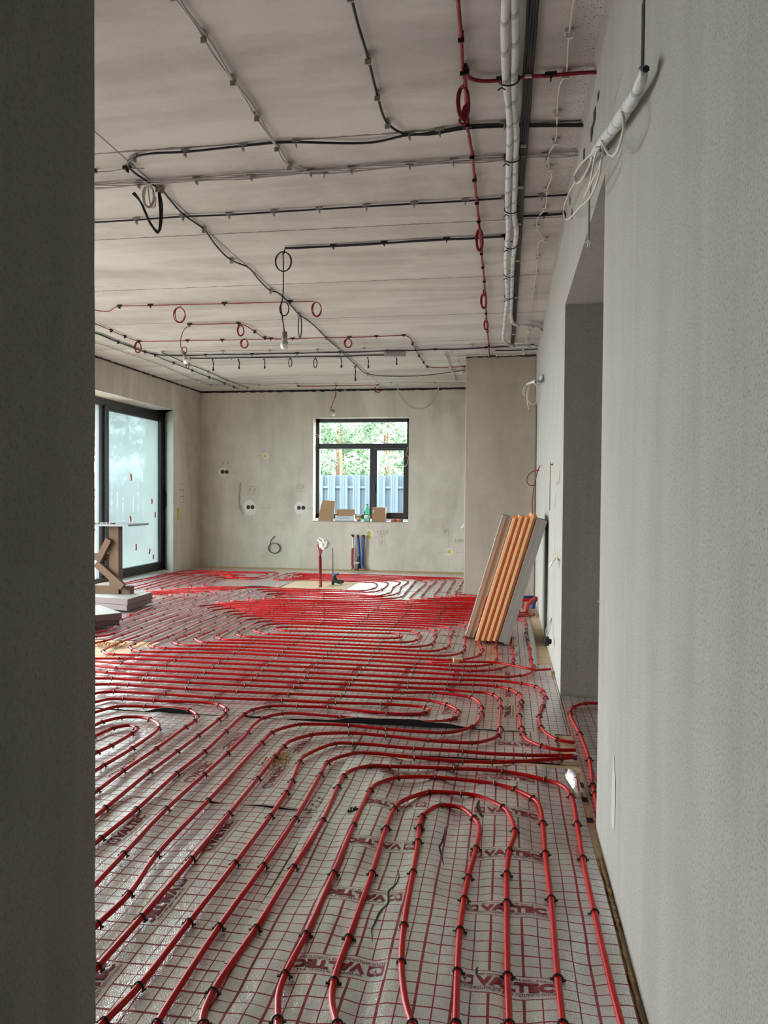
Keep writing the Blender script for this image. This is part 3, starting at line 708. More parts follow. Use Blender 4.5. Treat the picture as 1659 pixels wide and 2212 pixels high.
# L7u
p = outer_in + T('F4', (640, 613)) + T('F3', (1385, 602), (975, 590), (575, 572), (0, 553)) + T('F2', (1170, 548), (780, 542), (500, 532), (305, 520), (220, 523), (60, 548)) + T('F1', (1290, 612), (1100, 685), (920, 765)) + T('T1', (690, 138), (495, 225), (445, 260), (485, 298), (575, 318), (675, 322), (1160, 328)) + T('T2', (305, 340), (840, 368), (1370, 395)) + T('T3', (540, 425), (1095, 462), (1505, 485), (1659, 492)) + T('T4', (150, 492), (330, 470), (400, 415), (395, 270), (400, 225), (390, 120))
p += T('F4', (900, 700)) + T('F4', (640, 665)) + T('F3', (1370, 655), (935, 637), (520, 623), (0, 606)) + T('F2', (1075, 600), (680, 588), (535, 585), (435, 582), (315, 592), (260, 605), (220, 620), (75, 692)) + T('F1', (1275, 775)) + T('T1', (1100, 130), (990, 175), (965, 205), (1030, 232), (1130, 245), (1300, 248)) + T('T2', (440, 262), (945, 285), (1460, 312)) + T('T3', (600, 335), (1355, 368), (1490, 365), (1640, 335)) + T('T4', (15, 305), (20, 260), (22, 150))
p += T('F4', (590, 740), (480, 718)) + T('F3', (1500, 716), (1335, 707), (878, 688), (465, 678), (0, 663)) + T('F2', (1000, 650), (760, 642), (635, 640), (500, 652), (450, 662), (375, 700), (215, 788)) + T('T2', (115, 118), (90, 145), (160, 168), (245, 178), (560, 185), (1060, 205), (1550, 228)) + T('T3', (660, 248), (1005, 262), (1140, 258), (1275, 235), (1310, 205), (1325, 130), (1335, 75), (1240, 45), (1125, 35), (845, 25), (380, 11)) + T('F2', (1340, 712), (840, 705), (720, 715), (650, 735), (565, 775)) + T('T2', (550, 72), (630, 95), (720, 110), (1160, 128), (1620, 145)) + T('T3', (665, 160), (790, 160), (900, 152), (932, 140), (910, 118), (825, 103), (730, 100), (305, 90)) + T('T2', (1230, 78), (980, 72), (875, 65), (805, 48), (830, 32), (930, 25), (1280, 33)) + T('T3', (330, 50), (800, 62), (915, 68), (1030, 75), (1135, 105), (1155, 140), (1100, 185), (960, 208), (840, 210), (690, 205), (220, 182)) + T('T2', (1120, 162), (510, 145), (400, 135), (340, 110), (355, 85), (420, 50)) + T('F2', (600, 685), (735, 672), (840, 675), (1370, 690)) + T('F3', (420, 705), (850, 715), (1310, 735), (1415, 745), (1510, 765), (1545, 800))
p += T('T3', (1545, 85), (1505, 145), (1490, 255), (1440, 285), (1305, 310), (1175, 312), (655, 285), (135, 268)) + T('T2', (1015, 240), (515, 218)) + T('T1', (1375, 210), (1300, 205), (1225, 165), (1245, 145), (1325, 110), (1440, 65)) + T('F1', (1610, 697)) + T('F2', (350, 635), (400, 620), (530, 612), (630, 612), (1030, 622), (1460, 632)) + T('F3', (485, 650), (895, 662), (1335, 680)) + T('F4', (565, 692), (760, 740))
p += T('T4', (190, 150), (205, 235), (235, 300), (200, 360), (155, 382), (0, 412)) + T('T3', (1490, 420), (1140, 403), (570, 378), (40, 355)) + T('T2', (895, 325), (375, 298)) + T('T1', (1245, 288), (870, 280), (745, 268), (680, 240), (710, 215), (890, 148), (955, 122), (1100, 50)) + T('F1', (1285, 685), (1465, 618), (1570, 575)) + T('F2', (185, 575), (230, 562), (345, 553), (450, 557), (725, 565), (1120, 575)) + T('F3', (0, 581), (532, 598), (950, 612), (1380, 627)) + T('F4', (640, 640), (1000, 690))
p += T('T4', (560, 50), (585, 165), (590, 275), (605, 415), (595, 462), (430, 525), (245, 548), (90, 548)) + T('T3', (1515, 535), (1080, 508), (495, 482)) + T('T2', (1305, 455), (755, 432), (230, 405)) + T('T1', (1055, 385), (545, 362), (260, 352), (170, 345), (125, 310), (160, 285), (335, 205), (530, 138), (755, 45)) + T('F1', (960, 675), (1140, 612), (1310, 550), (1370, 520), (1425, 508), (1540, 497)) + T('F2', (265, 500), (455, 507), (815, 520)) + T('F3', (0, 532), (600, 548), (985, 563), (1390, 578)) + T('F4', (650, 590), (950, 610), (1220, 620), (1345, 610), (1395, 595), (1400, 565))
pipe('long red pipe wound as the big oval double spiral in the middle of the floor', p, ext0=1.2)

pipe('red pipe of the small pointed loop just behind the raised mat edge', rev([(200, 1499)] + T('T1', (110, 805), (260, 798), (870, 830), (1460, 870)) + T('T2', (880, 900), (1525, 930)) + T('T3', (685, 945), (1140, 975), (1215, 992), (1258, 1015), (1210, 1050), (1030, 1065), (750, 1055), (172, 998), (50, 985)) + T('T2', (1060, 972), (890, 967), (730, 972), (520, 1018), (425, 1070), (240, 1240), (205, 1275)) + T('T1', (1330, 1515)) + T('B1', (500, 58), (262, 272), (50, 445))), ext0=.4, ext1=1.0)
pipe('red pipe next around the small pointed loop, bunched clips at its tip', rev([(200, 1479)] + T('T1', (205, 708), (430, 720), (1120, 765)) + T('T2', (350, 798), (960, 823), (1590, 850)) + T('T3', (680, 872), (810, 875), (1250, 905), (1465, 950), (1565, 995), (1600, 1035), (1610, 1070), (1560, 1115), (1350, 1155), (1180, 1155), (990, 1145), (405, 1115), (200, 1100)) + T('T2', (1000, 1055), (880, 1060), (655, 1115), (490, 1250), (470, 1290), (225, 1535)) + T('B1', (665, 65), (440, 270), (185, 540))), ext0=.5, ext1=1.0)
pipe('red pipe third around the small pointed loop, in front of the raised mat edge', rev([(200, 1465.5)] + T('T1', (235, 640), (605, 662), (1155, 690)) + T('T2', (440, 722), (1030, 748)) + T('T3', (265, 775), (945, 808), (1300, 808), (1659, 848)) + T('T4', (100, 865), (210, 940), (222, 985), (222, 1055), (175, 1165), (110, 1215)) + T('T3', (1560, 1275), (1405, 1287), (740, 1245), (300, 1200)) + T('T2', (1275, 1185), (1090, 1188), (860, 1242), (755, 1290), (635, 1410)) + T('B1', (690, 220), (380, 545), (215, 780), (28, 960))), ext0=.3, ext1=1.0)
pipe('red pipe fourth and outermost around the small pointed loop, straight at its right end', rev([(200, 1450)] + T('T1', (170, 570), (655, 600), (1250, 632)) + T('T2', (525, 660), (1090, 690)) + T('T3', (310, 712), (1000, 750), (1450, 770)) + T('T4', (120, 800), (245, 808), (365, 835), (405, 858), (440, 895), (452, 985), (440, 1190), (450, 1235), (420, 1325), (225, 1395), (105, 1408)) + T('T3', (1250, 1380), (745, 1325), (300, 1290)) + T('T2', (1365, 1298), (1220, 1315), (975, 1390), (900, 1455), (790, 1580)) + T('B1', (985, 90), (815, 300), (590, 570), (290, 920), (28, 1215))), ext0=.3, ext1=1.0)
pipe('inner of two red pipes curving down before the doorway to the gap', rev(T('T4', (1350, 1495), (1130, 1490), (940, 1447), (750, 1355), (720, 1300), (700, 1230), (675, 1080), (685, 965), (700, 915), (705, 870), (665, 825), (560, 770), (400, 735), (120, 715)) + T('T3', (1475, 708), (1005, 690), (350, 658)) + T('T2', (1155, 630), (590, 603)) + T('T1', (1350, 572), (760, 545), (280, 515)) + [(200, 1438)]), ext0=1.0)
pipe('outer of two red pipes curving down before the doorway, nearest the wall corner', rev(T('T4', (1330, 1405), (1130, 1370), (965, 1265), (935, 1220), (910, 1090), (955, 975), (970, 910), (990, 870), (960, 800), (870, 738), (700, 700), (510, 675), (350, 665)) + T('T3', (1625, 655), (1040, 630), (400, 597)) + T('T2', (1205, 568), (650, 543), (60, 515)) + T('T1', (885, 487), (350, 460)) + [(200, 1427.5)]), ext0=1.0)
pipe('red pipe from the front left to the doorway gap, farther of the close pair', T('B1', (70, 1540), (275, 1330), (575, 947), (850, 595), (1060, 315), (1155, 175), (1190, 105)) + T('T2', (1090, 1640), (1135, 1575), (1510, 1418)) + T('T3', (125, 1415), (350, 1415), (1080, 1475), (1659, 1510)) + T('T4', (215, 1530), (750, 1555), (945, 1558), (1330, 1560)), ext0=.5)
pipe('red pipe from the front left to the doorway gap, nearer one meeting a blue end', T('B1', (385, 1554), (420, 1490), (755, 975), (1020, 610), (1210, 330), (1360, 68)) + T('T2', (1420, 1650), (1540, 1585)) + T('T3', (150, 1585), (385, 1533), (540, 1530), (1085, 1583), (1659, 1630)) + T('T4', (165, 1635), (345, 1640), (590, 1635), (1170, 1595), (1350, 1580)), ext0=.5)
pipe('outermost red pipe of the round-topped loops in the right foreground', T('B1', (660, 1554), (655, 1520), (720, 1360), (975, 985), (1200, 620), (1375, 340), (1465, 140), (1500, 75), (1550, 38)) + T('B2', (0, 12), (120, 15), (500, 28), (790, 45), (1045, 95), (1145, 130), (1200, 195), (1235, 360), (1270, 565), (1340, 890), (1440, 1325), (1500, 1554)), ext0=.3, ext1=.5)
pipe('second red pipe from outside among the round-topped loops in the right foreground', T('B1', (1105, 1530), (1110, 1380), (1150, 1260), (1275, 1020), (1440, 655), (1560, 370)) + T('B2', (0, 160), (40, 120), (165, 82), (255, 78), (385, 80), (740, 120), (860, 152), (970, 205), (1005, 240), (1030, 355), (1045, 535), (1080, 805), (1120, 1280), (1150, 1554)), ext0=.3, ext1=.5)
pipe('third red pipe from outside among the round-topped loops in the right foreground', T('B1', (1460, 1554), (1430, 1425), (1440, 1300), (1530, 1040)) + T('B2', (10, 655), (95, 385), (145, 270), (185, 225), (350, 168), (420, 168), (545, 178), (635, 190), (790, 258), (825, 295), (862, 400), (830, 520), (815, 660), (815, 830), (820, 1265), (830, 1554)), ext0=.3, ext1=.5)
pipe('innermost red pipe of the round-topped loops in the right foreground', T('B2', (250, 1554), (210, 1420), (185, 1190), (200, 970), (255, 650), (285, 465), (292, 380), (310, 315), (335, 290), (420, 248), (540, 262), (620, 325), (650, 375), (632, 505), (585, 680), (560, 810), (535, 995), (520, 1240), (510, 1554)), ext0=.3, ext1=.5)
pipe('outermost red hairpin pipe coming from behind the near left wall', rev([(200, 1518)] + T('T1', (205, 885), (370, 885), (740, 905), (1380, 930), (1515, 955), (1595, 1010), (1580, 1065), (1500, 1135), (1255, 1325), (1005, 1515)) + T('B1', (340, 48), (75, 265))), ext0=.5, ext1=1)
pipe('second red hairpin pipe from outside beside the near left wall', rev([(200, 1540)] + T('T1', (295, 975), (455, 970), (625, 975), (1030, 1000), (1160, 1018), (1245, 1085), (1215, 1150), (1105, 1225), (755, 1480)) + T('B1', (180, 45), (28, 160))), ext0=.3, ext1=1)
pipe('third red hairpin pipe from outside beside the near left wall', rev([(200, 1569)] + T('T1', (115, 1160), (345, 1105), (555, 1100), (690, 1130), (785, 1185), (785, 1240), (470, 1475)) + T('B1', (65, 10))), ext0=.3, ext1=1)
pipe('innermost and smallest red hairpin pipe beside the near left wall', rev([(200, 1592)] + T('T1', (110, 1290), (240, 1235), (430, 1200), (520, 1235), (520, 1265), (460, 1305), (215, 1445), (55, 1520))), ext0=.3, ext1=.8)
pipe('red pipe curving through the doorway of the right wall', T('T4', (1640, 935), (1450, 938), (1320, 985), (1285, 1030), (1285, 1055), (1290, 1100), (1395, 1300), (1510, 1610)) + T('B2', (1330, 130), (1340, 180)), z=.024, ext0=.3, ext1=.5)
# left and far part
pipe('long straight red pipe passing below the slabs, just outside the central spiral', [(200, 1390)] + T('T1', (135, 195), (345, 125), (580, 40)) + T('F1', (800, 672), (1005, 605), (1165, 545), (1280, 497), (1345, 487), (1470, 478)) + T('F2', (180, 477), (500, 487), (860, 500), (1240, 507)) + T('F3', (640, 528), (1000, 545), (1410, 555)) + T('F4', (650, 563), (950, 580), (1225, 600), (1320, 590), (1345, 578)), ext0=.6)
pipe('red pipe from the glass door looping back under the slab stacks, outermost right bend', T('F1', (400, 305), (465, 270), (630, 228), (765, 190), (910, 152), (1020, 118), (1100, 103), (1490, 103), (1640, 112)) + T('F2', (370, 125), (300, 133), (125, 125), (20, 135)) + T('F1', (1270, 178), (1145, 215), (1020, 248), (980, 268), (1020, 285), (1175, 288), (1370, 293), (1530, 300), (1620, 302), (1655, 318), (1500, 375), (1355, 430), (1200, 480), (1035, 537), (845, 602), (635, 672)) + T('T1', (420, 35), (250, 105), (180, 122), (40, 140)), ext0=.8, ext1=.6)
pipe('red pipe folding back under the slab stacks, second right bend by the glass door', T('F2', (440, 128), (330, 122), (125, 122)) + T('F1', (1400, 122), (1300, 135), (1165, 178), (1035, 218), (905, 255), (820, 280), (790, 290), (840, 297), (900, 302), (1145, 310), (1340, 320), (1415, 322), (1470, 342), (1370, 372), (1220, 418), (1065, 470), (885, 532), (695, 595), (495, 662), (310, 730), (150, 790), (40, 812)), ext1=.8)
pipe('red pipe folding back under the slab stacks, third right bend by the glass door', T('F1', (400, 322), (545, 283), (685, 245), (805, 212), (950, 172), (1080, 128), (1190, 122), (1215, 132), (1050, 178), (915, 215), (790, 250), (650, 290), (625, 302), (660, 312), (730, 318), (935, 322), (1190, 330), (1270, 335), (1300, 350), (1240, 375), (1095, 415), (925, 468), (740, 528), (540, 592), (345, 655)), ext0=.8, ext1=.6)
pipe('red pipe loop just beside the upper slab stack, outer one', T('F1', (450, 340), (515, 333), (680, 337), (850, 338), (1010, 342), (1100, 350), (1130, 365), (965, 410), (795, 462), (700, 500)), ext0=.5, ext1=.6)
pipe('red pipe loop just beside the upper slab stack, middle one', T('F1', (450, 382), (530, 362), (645, 352), (815, 355), (900, 358), (945, 372), (840, 405), (700, 450)), ext0=.3, ext1=.6)
pipe('red pipe loop just beside the upper slab stack, smallest one', T('F1', (500, 390), (570, 380), (690, 378), (745, 385), (700, 402)), ext0=.2, ext1=.4)
pipe('red pipe along the glass door sill and around the tan board to the pillar', T('F1', (40, 300), (115, 290), (360, 225), (505, 190), (690, 155), (870, 112), (965, 100), (1070, 78), (1200, 66), (1420, 72), (1580, 77)) + T('F2', (470, 85), (735, 90), (800, 93), (830, 103), (780, 125), (700, 155), (600, 168), (500, 171), (350, 163), (190, 165), (75, 200)) + T('F1', (1430, 210), (1340, 235), (1310, 242), (1350, 258), (1420, 262), (1580, 268)) + T('F2', (150, 265), (275, 266), (470, 270), (590, 270), (720, 272), (1020, 287), (1330, 297)) + T('F3', (200, 302), (440, 312), (585, 285), (632, 240), (590, 213), (500, 208), (300, 195), (0, 190)) + T('F2', (1190, 180), (850, 180), (790, 168), (830, 145), (935, 108), (1030, 97), (1100, 100), (1260, 108)) + T('F3', (410, 118), (700, 125), (975, 137), (1430, 155), (1610, 162)) + T('F4', (550, 168), (550, 210), (520, 255), (510, 290), (470, 325), (475, 350), (570, 358), (720, 372), (900, 385)), ext0=.8)
pipe('second red pipe from the sill of the glass door, turning back before the tan board', T('F1', (40, 316), (115, 305), (360, 240), (590, 195), (780, 150), (1000, 107), (1190, 95), (1350, 85), (1540, 90)) + T('F2', (155, 90), (590, 98), (690, 103), (705, 115), (640, 135), (580, 150), (300, 153), (190, 149), (95, 157)) + T('F1', (1370, 185), (1255, 225), (1170, 245), (1140, 264), (1185, 272), (1255, 277), (1400, 280), (1659, 287)) + T('F2', (345, 289), (465, 277), (370, 330), (235, 380), (90, 437), (135, 450), (205, 457), (545, 465), (900, 478), (1265, 485)) + T('F3', (640, 503), (1020, 520), (1425, 532)) + T('F4', (660, 540), (950, 560), (1230, 573), (1290, 568), (1312, 540), (1275, 490), (1265, 460)), ext0=.8)
def chain(a, tip1, b_, c, tip2, d_): return a + tip1 + b_ + c + tip2 + d_
pipe('red pipe in the second S-bend from the pillar, returning left of the tan board', T('F4', (900, 405), (720, 395), (475, 382), (370, 355), (365, 335), (400, 285), (425, 235), (455, 190)) + T('F3', (1510, 168), (1350, 162), (950, 150), (400, 132), (0, 118)) + T('F2', (1100, 112), (1030, 117), (960, 132), (915, 155), (970, 162), (1200, 162)) + T('F3', (100, 177), (550, 190), (740, 208), (765, 225), (690, 295), (590, 325), (265, 322), (0, 316)) + T('F2', (1200, 312), (865, 300), (720, 298), (590, 300), (520, 315), (475, 332), (365, 385), (265, 427), (320, 437), (415, 440), (590, 447), (945, 458), (1310, 465)) + T('F3', (665, 482), (1045, 500), (1430, 515)) + T('F4', (670, 518), (900, 530)), ext1=.3)
pipe('red pipe in the third S-bend from the pillar', T('F4', (900, 420), (720, 408), (570, 400)) + T('F3', (1410, 392), (1325, 370), (1370, 300), (1410, 235), (1445, 185), (1380, 172), (960, 158), (650, 150), (0, 130)) + T('F2', (1250, 125), (1060, 122), (1008, 146), (1060, 154), (1200, 157)) + T('F3', (100, 166), (640, 185), (850, 195), (905, 212), (830, 270), (760, 345), (610, 370), (385, 350), (0, 341)) + T('F2', (1200, 328), (830, 315), (660, 322), (620, 330), (575, 350), (480, 390), (450, 402), (490, 415), (580, 425), (985, 435), (1340, 445)) + T('F3', (685, 460), (1040, 478), (1435, 492)) + T('F4', (680, 495), (900, 505)), ext1=.3)
pipe('red pipe in the fourth S-bend from the pillar', T('F4', (900, 430), (700, 420)) + T('F3', (1490, 408), (1245, 402), (1170, 385), (1180, 365), (1260, 260), (1335, 200), (1290, 182), (950, 165), (400, 152), (0, 141)) + T('F2', (1250, 136), (1130, 135), (1092, 143), (1140, 150), (1300, 150)) + T('F3', (200, 160), (700, 175), (960, 182), (1005, 200), (920, 270), (870, 345), (690, 378), (320, 366), (0, 358)) + T('F2', (1150, 345), (905, 338), (720, 352), (680, 360), (630, 392), (680, 405), (770, 410), (1030, 420), (1385, 428)) + T('F3', (700, 440), (1000, 456), (1400, 468)) + T('F4', (690, 475), (900, 485)), ext1=.3)
pipe('red pipe with the narrow arch between the S-bends in the far right corner', T('F4', (900, 445), (700, 434)) + T('F3', (1330, 425), (1115, 420), (1050, 412), (1030, 397), (1130, 300), (1215, 212), (1170, 192), (1120, 190), (1085, 206), (1040, 260), (965, 345), (920, 385), (805, 402), (500, 391), (0, 377)) + T('F2', (1200, 366), (965, 360), (880, 358), (770, 371), (810, 385), (890, 387), (990, 388), (1160, 392)) + T('F3', (0, 403), (475, 412), (960, 430), (1370, 448)) + T('F4', (700, 458), (900, 468)), ext1=.3)
# thin conduit crossing over the pipes near the boards
o = MB().tube(crom([FL(*q, z=zz) for q, zz in zip([(925, 1430)] + T('T4', (15, 440), (400, 450), (600, 485), (800, 525), (880, 535), (1050, 528)), (.01, .045, .045, .045, .045, .04, .04))], 8), .008, 8).build('conduit', M['pipe'], smooth=True)
tag(o, 'red conduit lying across the pipes from the wood block to the right wall', 'conduit')
# manifold sleeve pipe in the far corner near the pillar
o = MB().tube(crom([FL(*q, z=.03) for q in ((1115, 1292), (1135, 1291), (1160, 1290))], 6), .022, 8).build('supply_pipe', M['blue'], smooth=True); tag(o, 'blue sleeved pipe lying at the foot of the pillar', 'pipe')
o = MB().tube(crom([FL(*q, z=.03) for q in ((1115, 1295), (1135, 1296), (1160, 1296))], 6), .018, 8).build('supply_pipe', M['pipe'], smooth=True); tag(o, 'red pipe lying beside the blue one at the foot of the pillar', 'pipe')
q = FL(1140, 1326); o = MB().tube(crom([(q.x - .02, q.y - .05, .03), (q.x, q.y + .05, .08), (q.x + .08, q.y + .12, .15), (XR - .03, q.y + .14, .14)], 8), .026, 10).build('drain_bend', M['redsleeve'], smooth=True); tag(o, 'short brownish red sleeve bending into the right wall behind the boards', 'pipe')
q = FL(1150, 1320); o = MB().tube(crom([(q.x, q.y, .03), (q.x + .01, q.y + .02, .09), (XR - .02, q.y + .1, .12)], 6), .028, 10).build('supply_pipe', M['blue'], smooth=True); tag(o, 'short blue sleeve beside the brownish red one at the right wall', 'pipe')

# ------------------------------------------------------------------ ceiling cables
def tiecl(mb, p, t, black, s=1.0):
    R = Matrix.Translation(p) @ Matrix.Rotation(math.atan2(t.y, t.x), 4, 'Z')
    return R
CL_G = MB().box(-.022, .022, -.010, .006, -.002, .012).box(-.003, .003, -.012, .012, -.026, -.004).mesh('cable_clip', M['clipgrey'])
CL_B = MB().box(-.024, .024, -.010, .008, -.004, .012).box(-.003, .003, -.012, .012, -.020, -.004).mesh('cable_clip', M['clipblack'])
CL_W = MB().box(-.010, .010, -.018, .018, -.002, .010).box(-.004, .004, -.014, .014, -.018, -.002).mesh('cable_clip', M['tie'])
CG = 'cables clipped along the concrete ceiling'
def cable(label, pts, mat, r=.005, z=2.984, strands=1, clip=CL_G, every=None, name='ceiling_cable', cat='cable', spread=.007, group=CG, ends=(), wav=.004, amin=.1):
    W = [CE(x, y, z) for x, y in pts]
    D = crom(W, 8); mb = MB(); rnd = random.Random(len(label))
    for s in range(strands):
        off = (s - (strands - 1) / 2) * spread; Q = []
        for i, p in enumerate(D):
            t = (D[min(len(D)-1, i+1)] - D[max(0, i-1)]); t = t.normalized() if t.length > 1e-6 else Vector((1, 0, 0)); nn = Vector((-t.y, t.x, 0))
            Q.append(p + nn * (off + (wav * math.sin(i * .5 + s * 2.1) if strands > 1 else 0)) + Vector((0, 0, (wav * .6 * math.sin(i * .33 + s)) if strands > 1 else 0)))
        mb.tube(Q, r, 6)
    for e in ends: mb.tube(crom(e, 8), r, 6)
    o = mb.build(name, mat, smooth=True); tag(o, label, cat, group)
    if clip is not None:
        last = None
        for i in range(len(W)):
            if last is not None and (W[i] - last).length < amin: continue
            t = W[min(len(W)-1, i+1)] - W[max(0, i-1)]
            c = bpy.data.objects.new('cable_clip', clip); C.objects.link(c); c.location = W[i] + Vector((0, 0, .0)); c.rotation_euler = (0, 0, math.atan2(t.y, t.x)); c.parent = o; last = W[i]
    return o
def PY(px, py, Y): return plane(px, py, 1, Y)
cable('pair of pale grey cables running diagonally from the top into the grey bundle', [(375, -14), (440, 78), (503, 172), (555, 250), (598, 316), (625, 357), (655, 371), (700, 375)], M['greycable'], .0048, strands=2, spread=.012, amin=.2)
cable('black cable coming down from the top and bending right to the wall', [(757, -12), (772, 48), (795, 125), (815, 205), (837, 266), (865, 286), (888, 291), (950, 283), (1010, 272), (1090, 268), (1185, 269), (1275, 268)], M['blackcable'], .006, amin=.25)
YL = 4.12
cable('black cable along the first ceiling joint, curling into a hanging loop', [(1280, 272), (1185, 272), (1010, 277), (930, 290), (885, 291), (800, 308), (640, 307), (600, 308), (525, 315), (400, 328), (325, 332), (290, 340), (277, 352), (287, 370), (340, 405)], M['blackcable'], .0065, amin=.25,
      ends=[[CE(340, 405), PY(348, 430, YL), PY(350, 465, YL), PY(343, 500, YL), PY(328, 488, YL), PY(312, 455, YL), PY(303, 435, YL), PY(287, 418, YL)], [CE(342, 405), PY(344, 432, YL), PY(346, 465, YL), PY(341, 503, YL), PY(325, 482, YL), PY(306, 440, YL), PY(290, 416, YL)]])
cable('wide bundle of thin grey cables crossing the ceiling to the right wall', [(195, 404), (300, 397), (425, 388), (543, 380), (672, 372), (760, 366), (885, 356), (980, 349), (1090, 341), (1180, 336), (1262, 330)], M['greycable'], .0036, strands=5, spread=.011, amin=.2, wav=.007)
cable('single black cable crossing the ceiling behind the grey bundle', [(195, 481), (295, 475), (395, 468), (495, 464), (592, 458), (690, 452), (792, 446), (895, 440), (1005, 434), (1090, 428), (1170, 424), (1240, 420)], M['blackcable'], .006, amin=.2)
cable('short black cable between the white lagged pipes and the right wall', [(1116, 469), (1130, 467), (1175, 465), (1222, 461)], M['blackcable'], .008, clip=CL_B, amin=.1)
yb = CE(616, 535).y
ring = lambda cx, cy, rx, ry, Y, n=18, turns=1.0, ph=PI/2: [PY(cx + rx * (1 + .06 * k / n) * math.cos(ph + 2*PI*k/n), cy - ry * math.sin(ph + 2*PI*k/n), Y + .004 * k / n) for k in range(int(n * turns) + 1)]
cable('short black double cable feeding the big hanging light bulb', [(1090, 511), (1020, 515), (965, 517), (900, 521), (830, 525), (720, 532), (650, 535), (616, 536)], M['blackcable'], .0065, strands=2, spread=.011, clip=CL_B, amin=.35, wav=.002)
cable('thin black cable hanging off along the long lengthwise joint of the ceiling', [(350, 408), (362, 425), (395, 462), (440, 495), (468, 532), (500, 562), (535, 577), (560, 605), (585, 628), (600, 632), (645, 678), (675, 700), (705, 730), (730, 752), (770, 790), (795, 808), (830, 812), (900, 812), (960, 806), (1004, 800)], M['blackcable'], .006, amin=.6)
cable('thin grey cable at the left edge of the ceiling leading to the beige coil', [(200, 372), (240, 370), (275, 364), (312, 364)], M['greycable'], .004, clip=CL_B, amin=.2)
# coils that hang
def coil(label, cx, cy, rx, ry, Y, mat, r=.004, turns=3, name='cable_coil', tail=None, top=None, group='cable coils hanging from the ceiling'):
    P = []; n = 18
    for k in range(int(n * turns) + 1):
        a = PI / 2 + 2 * PI * k / n; tn = k // n; q = 1 - .16 * ((tn * .618) % 1) - .04 * math.sin(k * .9)
        P.append(PY(cx + rx * q * math.cos(a) + .09 * rx * math.sin(tn * 2.4), cy - ry * q * math.sin(a) + .05 * ry * math.cos(tn * 1.7), Y + .01 * math.sin(k * .7)))
    if top: P = [PY(top[0], top[1], Y)] + P
    if tail: P = P + [PY(x, y, Y) for x, y in tail]
    mb = MB().tube(crom(P, 3), r, 6); o = mb.build(name, mat, smooth=True); return tag(o, label, 'cable coil', group)
coil('beige cable coil hanging by the long ceiling joint beside the black loop', 321, 424, 12, 25, 4.1, M['whitecable'], .0042, 5, top=(314, 366), tail=[(328, 450), (335, 445), (336, 425)])
coil('large red conduit coil of the thick red line, nearest to the crossing', 1001, 222, 12, 36, CE(1005, 180).y + .02, M['redcable'], .0062, 2.5, top=(1004, 178), tail=[(1006, 225), (996, 250), (993, 265), (1003, 268), (1008, 250)])
coil('red conduit coil on the thick red line, in the middle of the ceiling', 1036, 518, 7, 24, CE(1034, 480).y, M['redcable'], .0062, 4, top=(1033, 478))
coil('red conduit coil on the thick red line, third from the camera', 1045, 650, 6, 16, CE(1044, 628).y, M['redcable'], .0062, 3.5, top=(1044, 626))
coil('red conduit coil on the thick red line, farthest from the camera', 1050, 702, 4, 11, CE(1049, 688).y, M['redcable'], .0062, 3.5, top=(1049, 686))
cable('thick red conduit running away from the camera beside the white lagged pipes', [(988, -14), (996, 80), (1000, 152), (1005, 175), (1009, 265), (1020, 335), (1025, 385), (1030, 435), (1034, 475), (1040, 545), (1043, 575), (1046, 605), (1048, 635), (1050, 675), (1053, 715), (1056, 745), (1057, 769)], M['redcable'], .0085, clip=CL_B, z=2.98, amin=.2)
cable('thick red conduit branching off to the right wall', [(1006, 150), (1015, 168), (1040, 175), (1085, 173), (1135, 166), (1190, 163), (1250, 158), (1300, 155)], M['redcable'], .0085, clip=CL_B, z=2.975, amin=.15)
# white lagged pipes
def lag(label, pts, z, R=.0165, ends=None):
    W = [CE(x, y, z) for x, y in pts]
    if ends: W += ends
    D = crom(W, 12); n = len(D)
    o = MB().tube(D, R, 12, rf=lambda t: 1 + .05 * mnoise.noise(Vector((t * 60, 0, 3)))).build('lagged_pipe', M['lagging'], smooth=True); return tag(o, label, 'pipe', 'white lagged pipes below the ceiling')
lg1 = lag('white lagged pipe below the ceiling, left one of the pair', [(1094, -20), (1091, 60), (1093, 170), (1101, 250), (1100, 340), (1097, 430), (1098, 500), (1093, 560), (1096, 640), (1090, 700), (1091, 738), (1108, 747), (1160, 748)], 2.95)
lg2 = lag('white lagged pipe below the ceiling, right one that turns to the wall first', [(1110, -20), (1113, 80), (1110, 170), (1110, 230), (1115, 290), (1113, 340), (1112, 400), (1110, 460), (1115, 500), (1108, 560), (1105, 640), (1105, 688), (1114, 701), (1158, 706), (1172, 716)], 2.955)
for (px, py, sc) in ((1100, 172, 1), (1107, 340, 1), (1105, 452, 1), (1104, 530, 1), (1101, 592, 1), (1101, 640, 1)):
    p = CE(px, py, 2.95); mb = MB(); mb.tube(loop_pts(p, .042, .026, 20, 1), .0035, 5); mb.tube([p + Vector((-.03, 0, -.03)), p + Vector((-.015, -.01, -.045))], .003, 4); mb.tube([p + Vector((-.03, 0, -.03)), p + Vector((-.045, -.01, -.045))], .003, 4)
    tag(mb.build('cable_tie', M['clipblack']), 'black cable tie around the two white lagged pipes, ' + {172: 'nearest the camera', 340: 'second from the camera', 452: 'third from the camera', 530: 'fourth from the camera', 592: 'fifth from the camera', 640: 'farthest, before the bend'}[py], 'cable tie', 'black ties around the lagged pipes')
cable('flat pack of dark cables beside the white lagged pipes', [(1153, -14), (1148, 55), (1141, 158), (1136, 240), (1131, 310), (1125, 400), (1122, 480), (1118, 560), (1114, 640), (1109, 720), (1107, 742)], M['blackcable'], .0075, strands=4, spread=.010, clip=CL_W, amin=.35, wav=.001)
